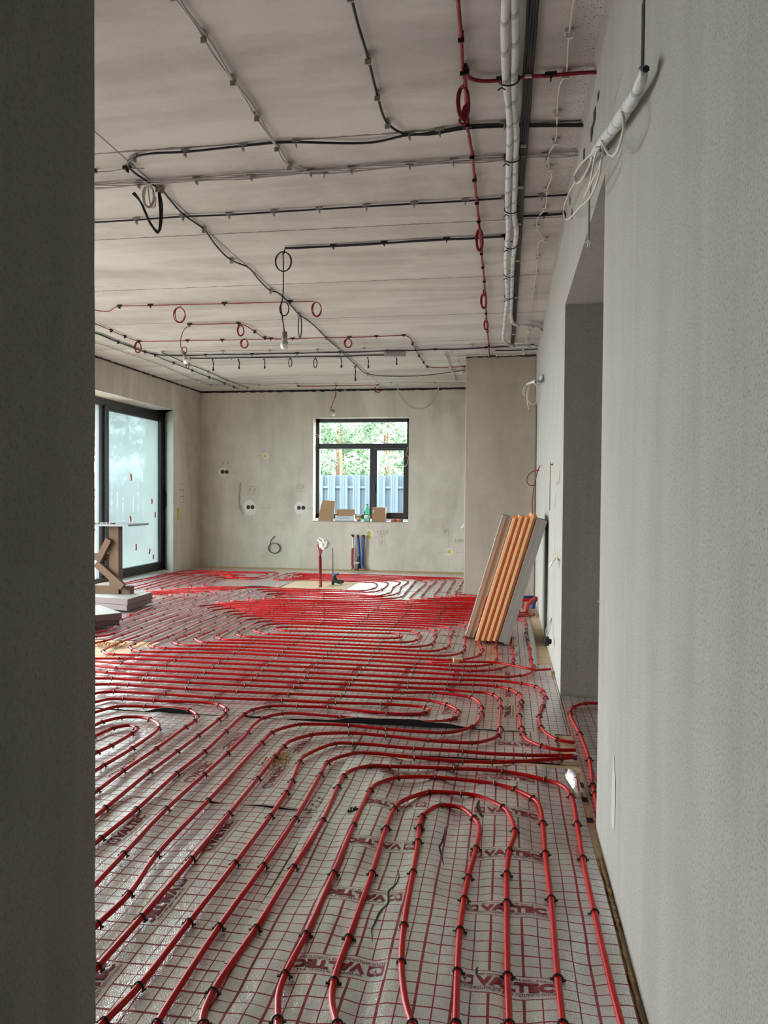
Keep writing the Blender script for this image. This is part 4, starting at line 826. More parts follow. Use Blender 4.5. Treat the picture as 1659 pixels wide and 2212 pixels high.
cable('thin white cable zigzagging near the right wall', [(1242, -14), (1230, 72), (1222, 160), (1210, 183), (1204, 245), (1200, 305), (1185, 335), (1187, 362), (1192, 380), (1182, 410), (1178, 450), (1162, 470), (1160, 490), (1170, 508), (1178, 517), (1166, 522), (1162, 555), (1158, 590), (1153, 625), (1147, 665), (1143, 695), (1140, 715), (1137, 738)], M['whitecable'], .0045, clip=CL_W, amin=.18)
# further red rows
Ya = CE(395, 658).y
cable('front thin red conduit row with two hanging rings', [(195, 668), (230, 673), (258, 662), (325, 660), (390, 658), (485, 656), (552, 654), (627, 652), (678, 651)], M['redcable'], .0045, clip=CL_B, amin=.3)
coil('red ring coil on the front thin red row, the left one', 388, 680, 12, 17, Ya, M['redcable'], .0042, 2.3, top=(392, 660))
coil('red ring coil on the front thin red row, the right one', 684, 668, 10, 16, CE(680, 651).y, M['redcable'], .0042, 2.4, top=(680, 652))
cable('red conduit row with a slanting step that feeds the small bulb', [(410, 701), (460, 700), (515, 699), (550, 716), (572, 730), (590, 732), (632, 732), (685, 730), (755, 729), (813, 727), (872, 725), (883, 728), (891, 742), (898, 755), (905, 768), (915, 782), (923, 792), (940, 794), (1004, 792)], M['redcable'], .0055, clip=CL_B, amin=.3)
coil('tight red coil under the slanting step of the red row', 520, 714, 7, 12, CE(520, 702).y, M['redcable'], .0045, 4.3)
cable('red conduit row running left to right behind the slanting one', [(300, 738), (352, 737), (405, 736), (460, 735), (480, 735), (522, 734), (585, 732)], M['redcable'], .0045, clip=CL_B, amin=.3)
coil('small red coil below the row, right of the small bulb', 528, 742, 8, 10, CE(522, 734).y, M['redcable'], .0045, 3.3)
coil('small red coil right of the long joint of the ceiling', 752, 741, 8, 10, CE(755, 730).y, M['redcable'], .0045, 3.3)
cable('red conduit coming along the left side of the ceiling', [(195, 696), (205, 699), (240, 714), (270, 727), (300, 738)], M['redcable'], .005, clip=CL_B, amin=.3)
coil('red coil at the left side of the ceiling where the red lines meet', 298, 750, 7, 12, CE(300, 738).y, M['redcable'], .005, 3.3)
# black rows
cable('long black cable row across the far ceiling, nearer one', [(195, 716), (222, 725), (255, 739), (283, 749), (313, 760), (345, 767), (390, 768), (445, 767), (495, 766), (545, 765), (592, 764), (642, 763), (686, 762), (735, 761), (785, 760), (837, 758), (888, 757), (940, 755), (990, 754), (1050, 751), (1110, 748), (1150, 746)], M['blackcable'], .007, strands=2, spread=.012, clip=CL_B, amin=.45, wav=.002)
cable('black cable row across the far ceiling with the dangling tails', [(411, 774), (445, 774), (500, 773), (570, 772), (620, 771), (690, 770), (730, 770), (778, 768), (832, 767)], M['blackcable'], .007, strands=2, spread=.013, clip=CL_G, amin=.45, wav=.002)
cable('grey cable row across the far ceiling', [(352, 761), (378, 761), (426, 760), (481, 759), (530, 758), (583, 758), (633, 757), (686, 756), (740, 754), (787, 753), (849, 751), (900, 751), (960, 748), (1020, 745), (1090, 742)], M['greycable'], .005, clip=CL_G, amin=.45)
cable('black cable running diagonally to the far left corner, beside the grey one', [(335, 767), (353, 776), (375, 784), (395, 792), (415, 800), (434, 808), (452, 815), (468, 821), (485, 828), (505, 836), (515, 839)], M['blackcable'], .006, clip=CL_B, amin=.4)
cable('grey black cable running diagonally to the middle of the far wall', [(352, 762), (378, 774), (405, 786), (430, 795), (450, 803), (470, 812), (490, 821), (515, 830), (535, 838)], M['blackcable'], .006, clip=CL_G, amin=.4)
cable('grey cable along the left edge of the ceiling', [(197, 739), (222, 745), (248, 754), (278, 765), (302, 773), (324, 781), (347, 789), (365, 797), (400, 812), (430, 824), (455, 832), (520, 833)], M['greycable'], .005, clip=CL_W, amin=.5)
cable('grey cable along the top of the far wall', [(455, 832), (520, 829), (560, 832), (580, 833), (600, 829), (640, 829), (680, 829), (725, 828), (770, 828), (805, 827), (845, 827), (890, 826), (940, 827), (1004, 827)], M['greycable'], .006, clip=CL_G, amin=.6)
cable('red cable along the top of the far wall above the window', [(645, 834), (690, 834), (727, 833), (762, 833), (790, 832), (816, 832)], M['redcable'], .006, clip=CL_B, amin=.6, z=2.975)
cable('grey cable stepping down at the right end of the far ceiling', [(975, 761), (962, 762), (966, 773), (972, 792), (978, 803), (985, 822)], M['greycable'], .007, clip=CL_W, amin=.3)
cable('white cable stepping down next to the pillar', [(1056, 768), (1020, 769), (988, 772), (990, 782), (994, 793), (1000, 807)], M['whitecable'], .005, clip=CL_W, amin=.3)
cable('black cable above the pillar going to the right wall', [(1068, 757), (1100, 757), (1130, 756), (1162, 754)], M['blackcable'], .007, clip=CL_W, amin=.3)
cable('thin white cable above the pillar, hooking down', [(1072, 768), (1100, 767), (1122, 766), (1131, 764), (1134, 757)], M['whitecable'], .006, clip=CL_W, amin=.3)
# dangling tails
Yt = CE(600, 772).y
def tail(label, px, py0, py1, kind, mat=None, w=.008, Y=None):
    Y = Y or CE(px, py0).y; mat = mat or M['blackcable']; mb = MB()
    if kind == 'tail':
        for s in range(3):
            mb.tube(crom([PY(px - 2 + s, py0, Y), PY(px + 1.5 - .5 * s, py0 + (py1 - py0) * .35, Y + .01 * s), PY(px + .5 * s, py0 + (py1 - py0) * .7, Y), PY(px + 1 + (s - 1) * 1.6, py1 - s, Y)], 6), w * .6, 5)
    else:
        P = ring(px, (py0 + py1) / 2, 3.2, (py1 - py0) / 2, Y, turns=3); mb.tube(P, w * .6, 5)
        mb.tube([PY(px, py0 - 2, Y), PY(px, py0 + 3, Y)], w * .6, 5)
    return tag(mb.build('cable_tail', mat, smooth=True), label, 'cable', 'cable tails dangling from the black row')
tail('small dark cable loop hanging right behind the small bulb', 405, 777, 797, 'loop')
tail('black cable tail right of the small bulb, first of the row', 460, 776, 802, 'tail')
tail('black cable tail between the small bulb and the big bulb, second of the row', 516, 776, 798, 'tail')
tail('black cable tail left of the big bulb, third of the row', 571, 775, 797, 'tail')
tail('narrow black cable loop just right below the big bulb', 627, 774, 793, 'loop')
tail('round black cable loop with a loose end, farther right of the big bulb', 681, 774, 795, 'loop')
tail('black cable tail just left of the long joint of the ceiling', 737, 773, 795, 'tail')
tail('black cable tail just right of the long joint of the ceiling', 795, 772, 796, 'tail')
tail('grey black cable tail hanging at the long joint before the far wall', 767, 790, 824, 'tail', Y=CE(767, 788).y)
tail('black cable loop with two loose ends hanging right of the big bulb', 648, 680, 730, 'loop', Y=CE(648, 678).y, w=.008)
tail('black cable tail under the junction boxes', 856, 770, 789, 'tail')
# junction boxes
for (px, lb) in ((841, 'grey junction box on the far ceiling, left one'), (865, 'grey junction box on the far ceiling, right one')):
    p = CE(px, 765, 2.96); mb = MB().box(-.06, .06, -.04, .04, -.03, .03); mb.lathe([(.012, 0), (.012, .004)], 10, (-.025, -.042, 0), R=Matrix.Rotation(PI/2, 4, 'X')); mb.lathe([(.012, 0), (.012, .004)], 10, (.025, -.042, 0), R=Matrix.Rotation(PI/2, 4, 'X'))
    o = mb.build('junction_box', M['clipgrey'], bevel=.004); o.location = p; tag(o, lb, 'junction box', 'junction boxes on the ceiling')
# slack cable drooping before the far wall
mb = MB(); Yd = 11.9
for s in (0, 1): mb.tube(crom([PY(857 + s * 2, 829, Yd), PY(860 + s, 845, Yd), PY(872 + s * 2, 866 - s, Yd), PY(890, 880 - s * 2, Yd), PY(908, 884 - s * 2, Yd), PY(927, 876 - s * 2, Yd), PY(943 - s, 852, Yd), PY(952 - s, 824, Yd)], 8), .006, 6)
mb.tube(crom([PY(952, 824, Yd), PY(945, 815, Yd - .3), PY(910, 812, Yd - .5)], 6), .006, 6)
tag(mb.build('drooping_cable', M['greycable'], smooth=True), 'slack grey cable drooping in a deep arc before the far wall', 'cable')
coil('small red ring hanging at the top of the far wall', 816, 840, 7, 8, 12.2, M['redcable'], .006, 1.6)
# light bulbs
def bulb(label, bx_, by0, by1, Y, wpx, cord, cmat, tilt=0, body=True):
    e = empty('hanging_light_bulb', label, 'light bulb', 'bare light bulbs hanging on cables', tuple(PY(bx_, by1, Y)))
    k = (PY(bx_, by0, Y) - PY(bx_, by1, Y)).length; r = (PY(bx_ + wpx / 2, by1, Y) - PY(bx_, by1, Y)).length; R = Matrix.Rotation(tilt, 4, 'Y')
    prof = [(.001, 0), (r * .55, r * .12), (r * .9, r * .45), (r, r * .9), (r * .97, r * 1.3)]
    o = MB().lathe(prof, 20, R=R).build('globe', M['bulbglass'], smooth=True); o.parent = e
    o = MB().lathe([(r * .97, r * 1.3), (r * .85, r * 1.9), (r * .55, k * .62), (r * .5, k * .66)], 20, R=R).build('lamp_body', M['bulbbody'], smooth=True); o.parent = e
    o = MB().lathe([(r * .62, k * .64), (r * .66, k * .7), (r * .62, k * .98), (r * .4, k)], 16, R=R).build('lamp_holder', M['socketgrey'], smooth=True); o.parent = e
    mb = MB()
    for c in cord: mb.tube(crom(c, 6), .0045, 6)
    o = mb.build('cord', cmat, smooth=True); keep(o, e); return e
Yb = yb
big = [PY(616, 536, Yb), PY(613, 548, Yb)] + ring(612, 565, 16, 21, Yb, turns=2.0) + [PY(612, 560, Yb), PY(612, 600, Yb), PY(611, 640, Yb)] + ring(614, 667, 9.5, 15, Yb, turns=1.0, ph=PI*.75) + [PY(609, 680, Yb), PY(612, 700, Yb), PY(614, 717, Yb)]
bulb('big bare light bulb on a black looped cable in the middle of the ceiling', 614.5, 716, 755, Yb, 17, [big], M['blackcable'])
Yc = CE(410, 702).y
bulb('small tilted bare bulb on a red cable at the left side of the ceiling', 404, 759, 786, Yc, 12, [[CE(410, 702), PY(398, 712, Yc), PY(391, 730, Yc), PY(391, 750, Yc), PY(396, 760, Yc)], ring(398, 757, 5, 8, Yc)], M['redcable'], tilt=-.3)
bulb('small bare bulb on a crumpled red cable above the kitchen window', 720, 885, 899, 12.1, 8, [[PY(724, 836, 12.1), PY(726, 852, 12.1), PY(719, 870, 12.1), PY(713, 888, 12.1), PY(719, 884, 12.1)], [PY(725, 838, 12.1), PY(724, 856, 12.1), PY(716, 880, 12.1), PY(718, 888, 12.1)]], M['redcable'])

# ------------------------------------------------------------------ lagged cable bundle hanging on the near right wall
XH = XR - .035
HP = lambda x, y, X=XH: plane(x, y, 0, X)
e = empty('lagged_pipe_bundle', 'bundle of white lagged pipes and cables hanging from the slot of the near right wall', 'pipe bundle', loc=tuple(HP(1391, 150)))
mb = MB(); mb.tube(crom([HP(1391, 148), HP(1388, 165), HP(1372, 205), HP(1350, 240), HP(1327, 275), HP(1303, 305), HP(1290, 325), HP(1284, 336)], 8), .017, 12, rf=lambda t: .55 + .55 * min(1, t * 2.2) + .05 * math.sin(t * 40))
keep(mb.build('lagging', M['lagging'], smooth=True), e)
mb = MB(); mb.tube(crom([HP(1388, 150), HP(1383, 180), HP(1362, 218), HP(1342, 245), HP(1318, 282), HP(1300, 305)], 8), .008, 8); keep(mb.build('inner_pipe', M['greylag'], smooth=True), e)
mb = MB(); mb.tube(crom([HP(1290, 325), HP(1275, 345), HP(1262, 362), HP(1247, 384)], 8), .014, 10, rf=lambda t: 1 - .15 * t + .12 * math.sin(t * 9)); keep(mb.build('metal_end', M['metaltape'], smooth=True), e)
mb = MB(); c1 = HP(1302, 315); mb.tube([HP(1296, 308), HP(1292, 316), HP(1296, 326), HP(1306, 330), HP(1314, 322)], .003, 5); mb.tube([HP(1286, 313), HP(1297, 314)], .003, 5); mb.tube([HP(1386, 149), HP(1396, 149)], .008, 6)
keep(mb.build('tie', M['clipblack']), e)
XW = XR - .055
mb = MB()
for P in ([(1296, 318), (1270, 340), (1252, 358), (1241, 380), (1244, 394), (1256, 390), (1270, 365), (1280, 340)], [(1301, 304), (1302, 330), (1293, 365), (1280, 390), (1268, 415), (1262, 425)],
          [(1301, 306), (1310, 325), (1325, 336), (1338, 315), (1348, 270), (1345, 245), (1340, 245)], [(1243, 392), (1228, 420), (1217, 455), (1220, 471), (1232, 470), (1252, 448), (1275, 425), (1295, 375), (1300, 340)], [(1291, 318), (1283, 350), (1277, 385), (1270, 410)]):
    mb.tube(crom([HP(x, y, XW - .01 * i * .1) for i, (x, y) in enumerate(P)], 8), .0042, 6)
keep(mb.build('white_cable', M['whitecable'], smooth=True), e)
# stub of wire hanging down from the header of the doorway
mb = MB(); mb.tube(crom([HP(1277, 395), HP(1273, 430), HP(1272, 480), HP(1272, 520)], 6), .005, 6)
for a in range(6): mb.tube([HP(1272, 520), HP(1272 + 9 * math.cos(a), 530 + 8 * math.sin(a * 1.3))], .0022, 4)
tag(mb.build('wire_end', M['greycable'], smooth=True), 'grey cable with splayed wire ends hanging by the doorway header', 'cable')
# small white bundle at the far corner
e = empty('white_cable_bundle', 'white cable bundle with loose loops by the corner slot at the pillar', 'cable bundle', loc=(XR - .03, 9.0, 2.4))
Yw = 8.9
mb = MB(); mb.tube(crom([plane(1172, 812, 0, XR - .015), plane(1168, 824, 0, XR - .03), plane(1158, 824, 0, XR - .08), PY(1138, 830, Yw)], 8), .022, 8, rf=lambda t: 1.1 - .6 * t); keep(mb.build('lagging', M['lagging'], smooth=True), e)
mb = MB()
for P in ([(1148, 824), (1141, 850), (1141, 865), (1150, 873), (1162, 866), (1165, 848), (1158, 832), (1150, 824)], [(1146, 824), (1139, 845), (1139, 865), (1142, 884)], [(1144, 826), (1132, 838), (1130, 850), (1134, 856)], [(1142, 826), (1134, 840), (1133, 854)]): mb.tube(crom([PY(x, y, Yw) for x, y in P], 8), .006, 6)
keep(mb.build('white_cable', M['whitecable'], smooth=True), e)
# dark red wire at the slot
mb = MB(); Yq = 7.9
mb.tube(crom([plane(1192, 1003, 0, XR - .01), PY(1183, 1005, 7.6), PY(1172, 1004, 7.8), PY(1163, 1013, 8), PY(1158, 1030, 8), PY(1153, 1055, 8.1), PY(1150, 1085, 8.2), PY(1151, 1120, 8.3)], 8), .0055, 6)
mb.tube(crom([PY(1165, 1016, 8), PY(1152, 1018, 8), PY(1141, 1027, 8), PY(1138, 1040, 8), PY(1146, 1049, 8), PY(1156, 1048, 8)], 8), .005, 6)
tag(mb.build('loose_wire', M['redcable'], smooth=True), 'dark red wire looping out of the slot of the right wall', 'wire')
# taped wires low on the right wall and further up
mb = MB(); q0 = plane(1200, 1206, 0, XR - .01)
for s in range(3): mb.tube(crom([q0, plane(1196 - s, 1212, 0, XR - .04), plane(1188 - s, 1224, 0, XR - .06)], 5), .005, 5)
tag(mb.build('wire_end', M['whitecable']), 'short pale wires sticking out of the right wall near the doorway corner', 'wire')
e = empty('wall_outlet', 'black outlet insert dangling on thin wires low on the right wall', 'outlet', loc=tuple(plane(1180, 1385, 0, XR - .05)))
p0 = plane(1180, 1385, 0, XR - .055); mb = MB(); R = Matrix.Rotation(PI/2, 4, 'Y') @ Matrix.Rotation(.3, 4, 'X'); mb.lathe([(.030, -.004), (.036, 0), (.036, .006), (.02, .02), (.018, .035)], 14, p0, R=R); mb.box(p0.x - .01, p0.x + .02, p0.y - .012, p0.y + .012, p0.z - .03, p0.z + .03)
keep(mb.build('insert', M['clipblack']), e)
mb = MB(); q1 = plane(1192, 1335, 0, XR - .005)
for s in range(3): mb.tube(crom([q1, q1.lerp(p0, .5) + Vector((-.02 + .015 * s, .01 * s, .01)), p0 + Vector((0, .005 * s, .02))], 5), .0018, 4)
keep(mb.build('wire', M['greycable']), e)

# ------------------------------------------------------------------ far wall boxes, marks and loose cables
def wallmark(lines_, name='pencil_mark', texts=(), Y=YF - .0015, t=.6):
    mb = MB()
    for (a, b_) in lines_:
        p, q = PY(a[0], a[1], Y), PY(b_[0], b_[1], Y); d = (q - p).normalized(); n_ = Vector((-d.z, 0, d.x)) * (.0022 * t * 1.4); mb.add([p - n_, q - n_, q + n_, p + n_], [(0, 1, 2, 3)])
    for (body, cx, cy, w_, h_) in texts:
        V, Fs = text_geo(body, 1, 1, -.006, 2); c = PY(cx, cy, Y); s = (PY(cx + 1, cy, Y) - c).length
        mb.add([(c.x + x * w_ * s, Y, c.z + y * h_ * s) for x, y in V], Fs)
    o = mb.build(name, M['pencil']); o.parent = wall_back; return o
def rect(x0, y0, x1, y1): return [((x0, y0), (x1, y0)), ((x1, y0), (x1, y1)), ((x1, y1), (x0, y1)), ((x0, y1), (x0, y0))]
def wbox(cx, cy, col, label, r=4.2, patch=8):
    p = PY(cx, cy, YF); s = (PY(cx + 1, cy, YF) - p).length; e = empty('socket_box', label, 'electrical box', 'round electrical boxes in the far wall', (p.x, YF, p.z))
    mb = MB(); R = Matrix.Rotation(PI/2, 4, 'X'); mb.lathe([(r * s, 0), (r * s, .004)] if col == 'yellow' else [(r * s, 0), (r * s, .003), (r * s * .8, .003), (r * s * .78, .001)], 18, R=R)
    o = mb.build('box_cover', M['yellow'] if col == 'yellow' else M['boxdark']); o.parent = e; o.location = (0, -.002, 0)
    if patch:
        P = []; n = 22
        for i in range(n):
            a = 2 * PI * i / n; k = patch * s * (1 + .35 * mnoise.noise(Vector((math.cos(a) * 1.3, math.sin(a) * 1.3, cx)))); P.append((k * math.cos(a), -.001, k * math.sin(a)))
        o = MB().add(P, [tuple(range(n))]).build('plaster_patch', M['patch']); o.parent = e; o.location = (patch * s * .2, -.0005, -patch * s * .1)
    return e
wbox(481, 1019.5, 'dark', 'dark round box, left one of the double box nearest the far left corner', patch=11)
wbox(490, 1019.5, 'dark', 'dark round box, right one of the double box nearest the far left corner', patch=0)
wbox(536.5, 1095.5, 'dark', 'dark round box, left one of the double box left of the loose wire ring', patch=14)
wbox(545.5, 1095.5, 'dark', 'dark round box, right one of the double box above the loose wire ring', patch=0)
wbox(646, 1097, 'dark', 'dark round box, left one of the double box beside the window sill', patch=13)
wbox(655.5, 1097, 'dark', 'dark round box, right one of the double box beside the window sill', patch=0)
wbox(572.5, 985, 'yellow', 'single yellow round box high on the far wall left of the window', 4, 7)
wbox(796.5, 1151, 'yellow', 'yellow round box below the window, upper one of the two', 4, 9)
wbox(796.5, 1159.5, 'yellow', 'yellow round box below the window, lower one of the two', 4, 0)
wbox(969.5, 1192, 'yellow', 'yellow round box low on the far wall near the pillar', 4, 8)
wallmark(rect(475, 995, 500, 1008) + [((487, 995), (487, 1008)), ((464, 1020), (473, 1020)), ((500, 1020), (508, 1020)), ((486, 1036), (486, 1051))], texts=[('P', 482, 1001.5, 4, 8), ('P', 493, 1001.5, 4, 8)])
wallmark(rect(534, 1051, 558, 1067) + [((546, 1051), (546, 1067)), ((507, 1096), (526, 1096)), ((558, 1097), (586, 1097)), ((545, 1078), (545, 1086)), ((544, 1110), (544, 1125))], texts=[('P', 540, 1059, 4, 8), ('P', 551, 1059, 4, 8)])
wallmark(rect(640, 1046, 661, 1061) + [((650.5, 1046), (650.5, 1061)), ((626, 1097), (634, 1097)), ((664, 1098), (676, 1098)), ((648, 1080), (648, 1085)), ((648, 1111), (648, 1119))], texts=[('15', 645, 1053, 6, 8), ('P', 655, 1053, 4, 8)])
wallmark([((556, 984), (566, 984)), ((584, 984), (591, 984)), ((573, 970), (573, 975)), ((573, 993), (573, 997))])
wallmark(rect(820, 1155, 831, 1178) + [((820, 1167), (831, 1167)), ((808, 1160), (819, 1160)), ((796, 1128), (796, 1140)), ((796, 1173), (796, 1196)), ((752, 1152), (762, 1152))], texts=[('P', 825, 1161, 4, 7), ('P', 825, 1172, 4, 7), ('h550', 827, 1149, 24, 9)])
wallmark(rect(958.5, 1143, 969, 1157) + [((970, 1159), (970, 1185)), ((945, 1192.5), (963, 1192.5)), ((983, 1193.5), (997, 1193.5)), ((969.5, 1206), (969.5, 1228))], texts=[('P', 963.5, 1149.5, 5, 10), ('h300', 992, 1168, 18, 8)])
def lwrect():  # three stacked pencil boxes on the left wall by the door
    mb = MB(); X = XL + .0015
    for y0_ in (1045, 1060, 1073):
        A = [plane(388, y0_, 0, X), plane(397, y0_, 0, X), plane(397, y0_ + 12, 0, X), plane(388, y0_ + 12, 0, X)]
        for i in range(4):
            p, q = A[i], A[(i+1) % 4]; d = (q - p).normalized(); n_ = Vector((0, -d.z, d.y)) * .003; mb.add([p - n_, q - n_, q + n_, p + n_], [(0, 1, 2, 3)])
    return mb.build('pencil_mark', M['pencil'])
o = lwrect(); tag(o, kind='structure'); o.name = 'trim_10'
for k in range(3):
    p = plane(384.5, 1102 + k * 8.5, 0, XL); mb = MB(); mb.lathe([(.036, 0), (.036, .004)], 16, R=Matrix.Rotation(PI/2, 4, 'Y')); o = mb.build('socket_box', M['yellow']); o.location = p
    tag(o, 'yellow round box on the left wall beside the glass door, ' + ('topmost of three', 'middle of three', 'lowest of three')[k], 'electrical box', 'yellow boxes on the left wall')
mb = MB()
for s in (0, 1): mb.tube(crom([PY(519 - s, 1043, YF - .02), PY(516 + s, 1060, YF - .03), PY(514 + s, 1080, YF - .03), PY(517 + s * 2, 1100, YF - .02), PY(525, 1112, YF - .01)], 8), .005, 6)
tag(mb.build('loose_cable', M['greycable'], smooth=True), 'short grey cable curving down the far wall between the double boxes', 'cable')
mb = MB(); mb.tube([PY(594, 1158, YF - .01), PY(586, 1166, YF - .03)] + ring(592.5, 1184, 12, 11, YF - .03, turns=1.8, ph=PI*.8), .006, 6)
tag(mb.build('cable_coil', M['blackcable'], smooth=True), 'dark cable ring hanging low on the far wall', 'cable coil')
mb = MB(); mb.tube(crom([PY(678, 934, 12.6), PY(682, 942, 12.5), PY(690, 945, 12.5), PY(688, 940, 12.5), PY(681, 938, 12.5)], 6), .004, 5); tag(mb.build('loose_cable', M['whitecable'], smooth=True), 'thin white cable loop at the left reveal of the kitchen window', 'cable')
mb = MB(); mb.tube(crom([PY(881, 965, 12.45), PY(879, 975, 12.43), PY(877, 983, 12.42), PY(882, 987, 12.42), PY(881, 995, 12.42), PY(878, 1005, 12.42), PY(872, 1008, 12.5)], 6), .004, 5); tag(mb.build('loose_cable', M['whitecable'], smooth=True), 'thin white cable dangling at the right edge of the kitchen window', 'cable')
mb = MB(); mb.box(-.02, .02, -.03, 0, -.045, .045, R=Matrix.Rotation(.6, 4, 'Y')); o = mb.build('wall_bracket', M['whitepvc'], bevel=.003); o.location = PY(1001, 1136, YF - .0); tag(o, 'small white plastic stub on the far wall beside the pillar', 'bracket')

# ------------------------------------------------------------------ things on the window sill
SZ = .807
def PS(px, Y=12.5): return PY(px, 1125, Y).x
e = MB(); a = PS(686, 12.46); b_ = PS(720, 12.46)
zt_ = PY(700, 1082, 12.5).z
e.add([(a, 12.46, SZ), (b_, 12.46, SZ), (PS(723.5, 12.6), 12.60, zt_), (PS(696, 12.6), 12.60, zt_ + .01), (a, 12.472, SZ), (b_, 12.472, SZ), (PS(723.5, 12.6), 12.612, zt_), (PS(696, 12.6), 12.612, zt_ + .01)],
      [(0, 1, 2, 3), (7, 6, 5, 4), (0, 4, 5, 1), (1, 5, 6, 2), (2, 6, 7, 3), (3, 7, 4, 0)])
tag(e.build('cardboard_sheet', M['cardboard']), 'brown board leaning in the left corner of the window sill', 'board')
x0, x1 = PS(725), PS(765); e = empty('open_carton', 'open white and blue carton with brown inside, second from the left on the sill', 'box', loc=((x0 + x1) / 2, 12.52, SZ))
zf_, zb_ = PY(745, 1115, 12.45).z, PY(745, 1100, 12.6).z
mb = MB(); mb.box(x0, x1, 12.45, 12.455, SZ, zf_); mb.box(x0, x0 + .005, 12.45, 12.6, SZ, zf_ + .01); mb.box(x1 - .005, x1, 12.45, 12.6, SZ, zf_ + .02); mb.box(x0, x1, 12.45, 12.6, SZ, SZ + .004)
keep(mb.build('carton_body', M['boxwhite']), e)
mb = MB(); mb.box(x0 + .005, x1 - .005, 12.585, 12.59, SZ + .01, zb_); mb.box(x0 + .006, x1 - .006, 12.456, 12.584, SZ + .005, SZ + .008); keep(mb.build('carton_inside', M['cardboard']), e)
mb = MB(); mb.box(x0 + .03, x1 - .03, 12.448, 12.45, SZ + .04, SZ + .046).box(x0 + .03, x1 - .06, 12.448, 12.45, SZ + .06, SZ + .064); keep(mb.build('carton_print', M['fence']), e)
xj = PS(775.5); mb = MB(); mb.lathe([(.034, 0), (.036, .005), (.038, .085), (.036, .09)], 16); e = empty('small_jar', 'small jar with a cream lid between the carton and the green bottle', 'jar', loc=(xj, 12.48, SZ)); o = mb.build('jar_body', M['socketgrey'], smooth=True); o.parent = e
o = MB().lathe([(.042, .088), (.043, .092), (.043, .104), (.04, .106)], 16).build('lid', M['whitecable']); o.parent = e
o = MB().lathe([(.0385, .03), (.0392, .031), (.0392, .065), (.0385, .066)], 16).build('jar_label', M['yellow']); o.parent = e
xb = PS(793.5); e = empty('plastic_bottle', 'green transparent plastic bottle standing on the window sill', 'bottle', loc=(xb, 12.49, SZ)); hb = PY(793, 1089, 12.49).z - SZ
o = MB().lathe([(.040, 0), (.052, .012), (.053, .09), (.047, .11), (.053, .13), (.053, hb * .55), (.045, hb * .68), (.022, hb * .85), (.014, hb * .9), (.014, hb * .97)], 20).build('bottle_body', M['greenglass'], smooth=True); o.parent = e
o = MB().lathe([(.017, hb * .96), (.017, hb), (.015, hb * 1.005)], 14).build('bottle_cap', M['blackcable']); o.parent = e
o = MB().lathe([(.0535, .05), (.054, .052), (.054, .10), (.0535, .102)], 20).build('bottle_label', M['boxwhite']); o.parent = e
x0, x1 = PS(803, 12.45), PS(832, 12.45); e = empty('cardboard_box', 'closed upright cardboard box right of the green bottle', 'box', loc=((x0+x1)/2, 12.5, SZ))
zb_ = PY(817, 1096, 12.45).z; keep(MB().box(x0, x1, 12.45, 12.58, SZ, zb_).build('carton_body', M['cardboard'], bevel=.003), e); keep(MB().box(x0 + .02, x0 + .04, 12.448, 12.45, zb_ - .09, zb_ - .04).build('paper_label', M['boxwhite']), e)
for k, px in enumerate((850.5, 864)):
    x = PS(px); mb = MB(); mb.lathe([(.05, 0), (.052, .004), (.052, .04), (.046, .044), (.03, .044), (.028, .03)], 16); o = mb.build('clay_ring', M['clay'], smooth=True); o.location = (x, 12.5, SZ)
    tag(o, 'brown tape roll on the sill, ' + ('left one' if k == 0 else 'right one, nearer the window edge'), 'tape roll', 'brown rolls on the sill')
    o.name = 'tape_roll'

# ------------------------------------------------------------------ pipes at the far wall
def vtube(P, r, mat, name, parent=None, seg=10):
    o = MB().tube(crom(P, 8), r, seg).build(name, mat, smooth=True)
    if parent: keep(o, parent)
    return o
Yp = YF - .06
e = empty('water_pipe', 'red sleeved water pipe with a bare steel top rising below the kitchen window', 'pipe', loc=tuple(PY(763, 1233, Yp)))
vtube([PY(763.5, 1233, Yp), PY(761.5, 1222, Yp), PY(761, 1205, Yp), PY(762, 1184, Yp)], .020, M['redsleeve'], 'sleeve', e); vtube([PY(762, 1186, Yp), PY(762.5, 1165, Yp), PY(763, 1158, Yp)], .013, M['metaltape'], 'steel_pipe', e)
vtube([PY(763, 1160, Yp), PY(763, 1157, Yp), PY(760.5, 1156.5, Yp - .03)], .016, M['clipblack'], 'elbow', e)
for (xs, lb) in (((774, 776, 777, 779), 'blue sleeved water pipe below the window, left one behind the grey drain'), ((786, 783.5, 784, 788), 'blue sleeved water pipe below the window, right one')):
    e = empty('water_pipe', lb, 'pipe', loc=tuple(PY(xs[0], 1233, Yp)))
    vtube([PY(xs[3], 1233, Yp), PY(xs[2], 1220, Yp), PY(xs[1] + .5, 1195, Yp), PY(xs[0], 1162, Yp)], .020, M['blue'], 'sleeve', e)
    vtube([PY(xs[0], 1163, Yp), PY(xs[0], 1157.5, Yp), PY(xs[0] - 1, 1157, Yp - .04)], .017, M['clipblack'], 'elbow', e)
e = empty('drain_pipe', 'upright grey drain pipe stub with a wall clamp below the window', 'pipe', loc=tuple(PY(771, 1233, Yp - .05)))
vtube([PY(771.5, 1233, Yp - .05), PY(771, 1203, Yp - .05)], .030, M['drain'], 'drain_tube', e, 14); vtube([PY(771.2, 1212, Yp - .05), PY(771, 1202, Yp - .05)], .035, M['drain'], 'socket', e, 14)
o = MB().box(PY(766, 1215, Yp).x, PY(778, 1215, Yp).x, Yp - .09, Yp, PY(771, 1216, Yp).z, PY(771, 1214, Yp).z).build('clamp', M['tie']); keep(o, e)
mb = MB()
for k in range(14):
    p = PY(760 + k * 2.4, 1233.5, YF - .06 - .05 * random.random()); mb.lathe([(.002, 0), (.018, .006), (.022, .018), (.004, .03)], 7, (p.x, p.y, 0))
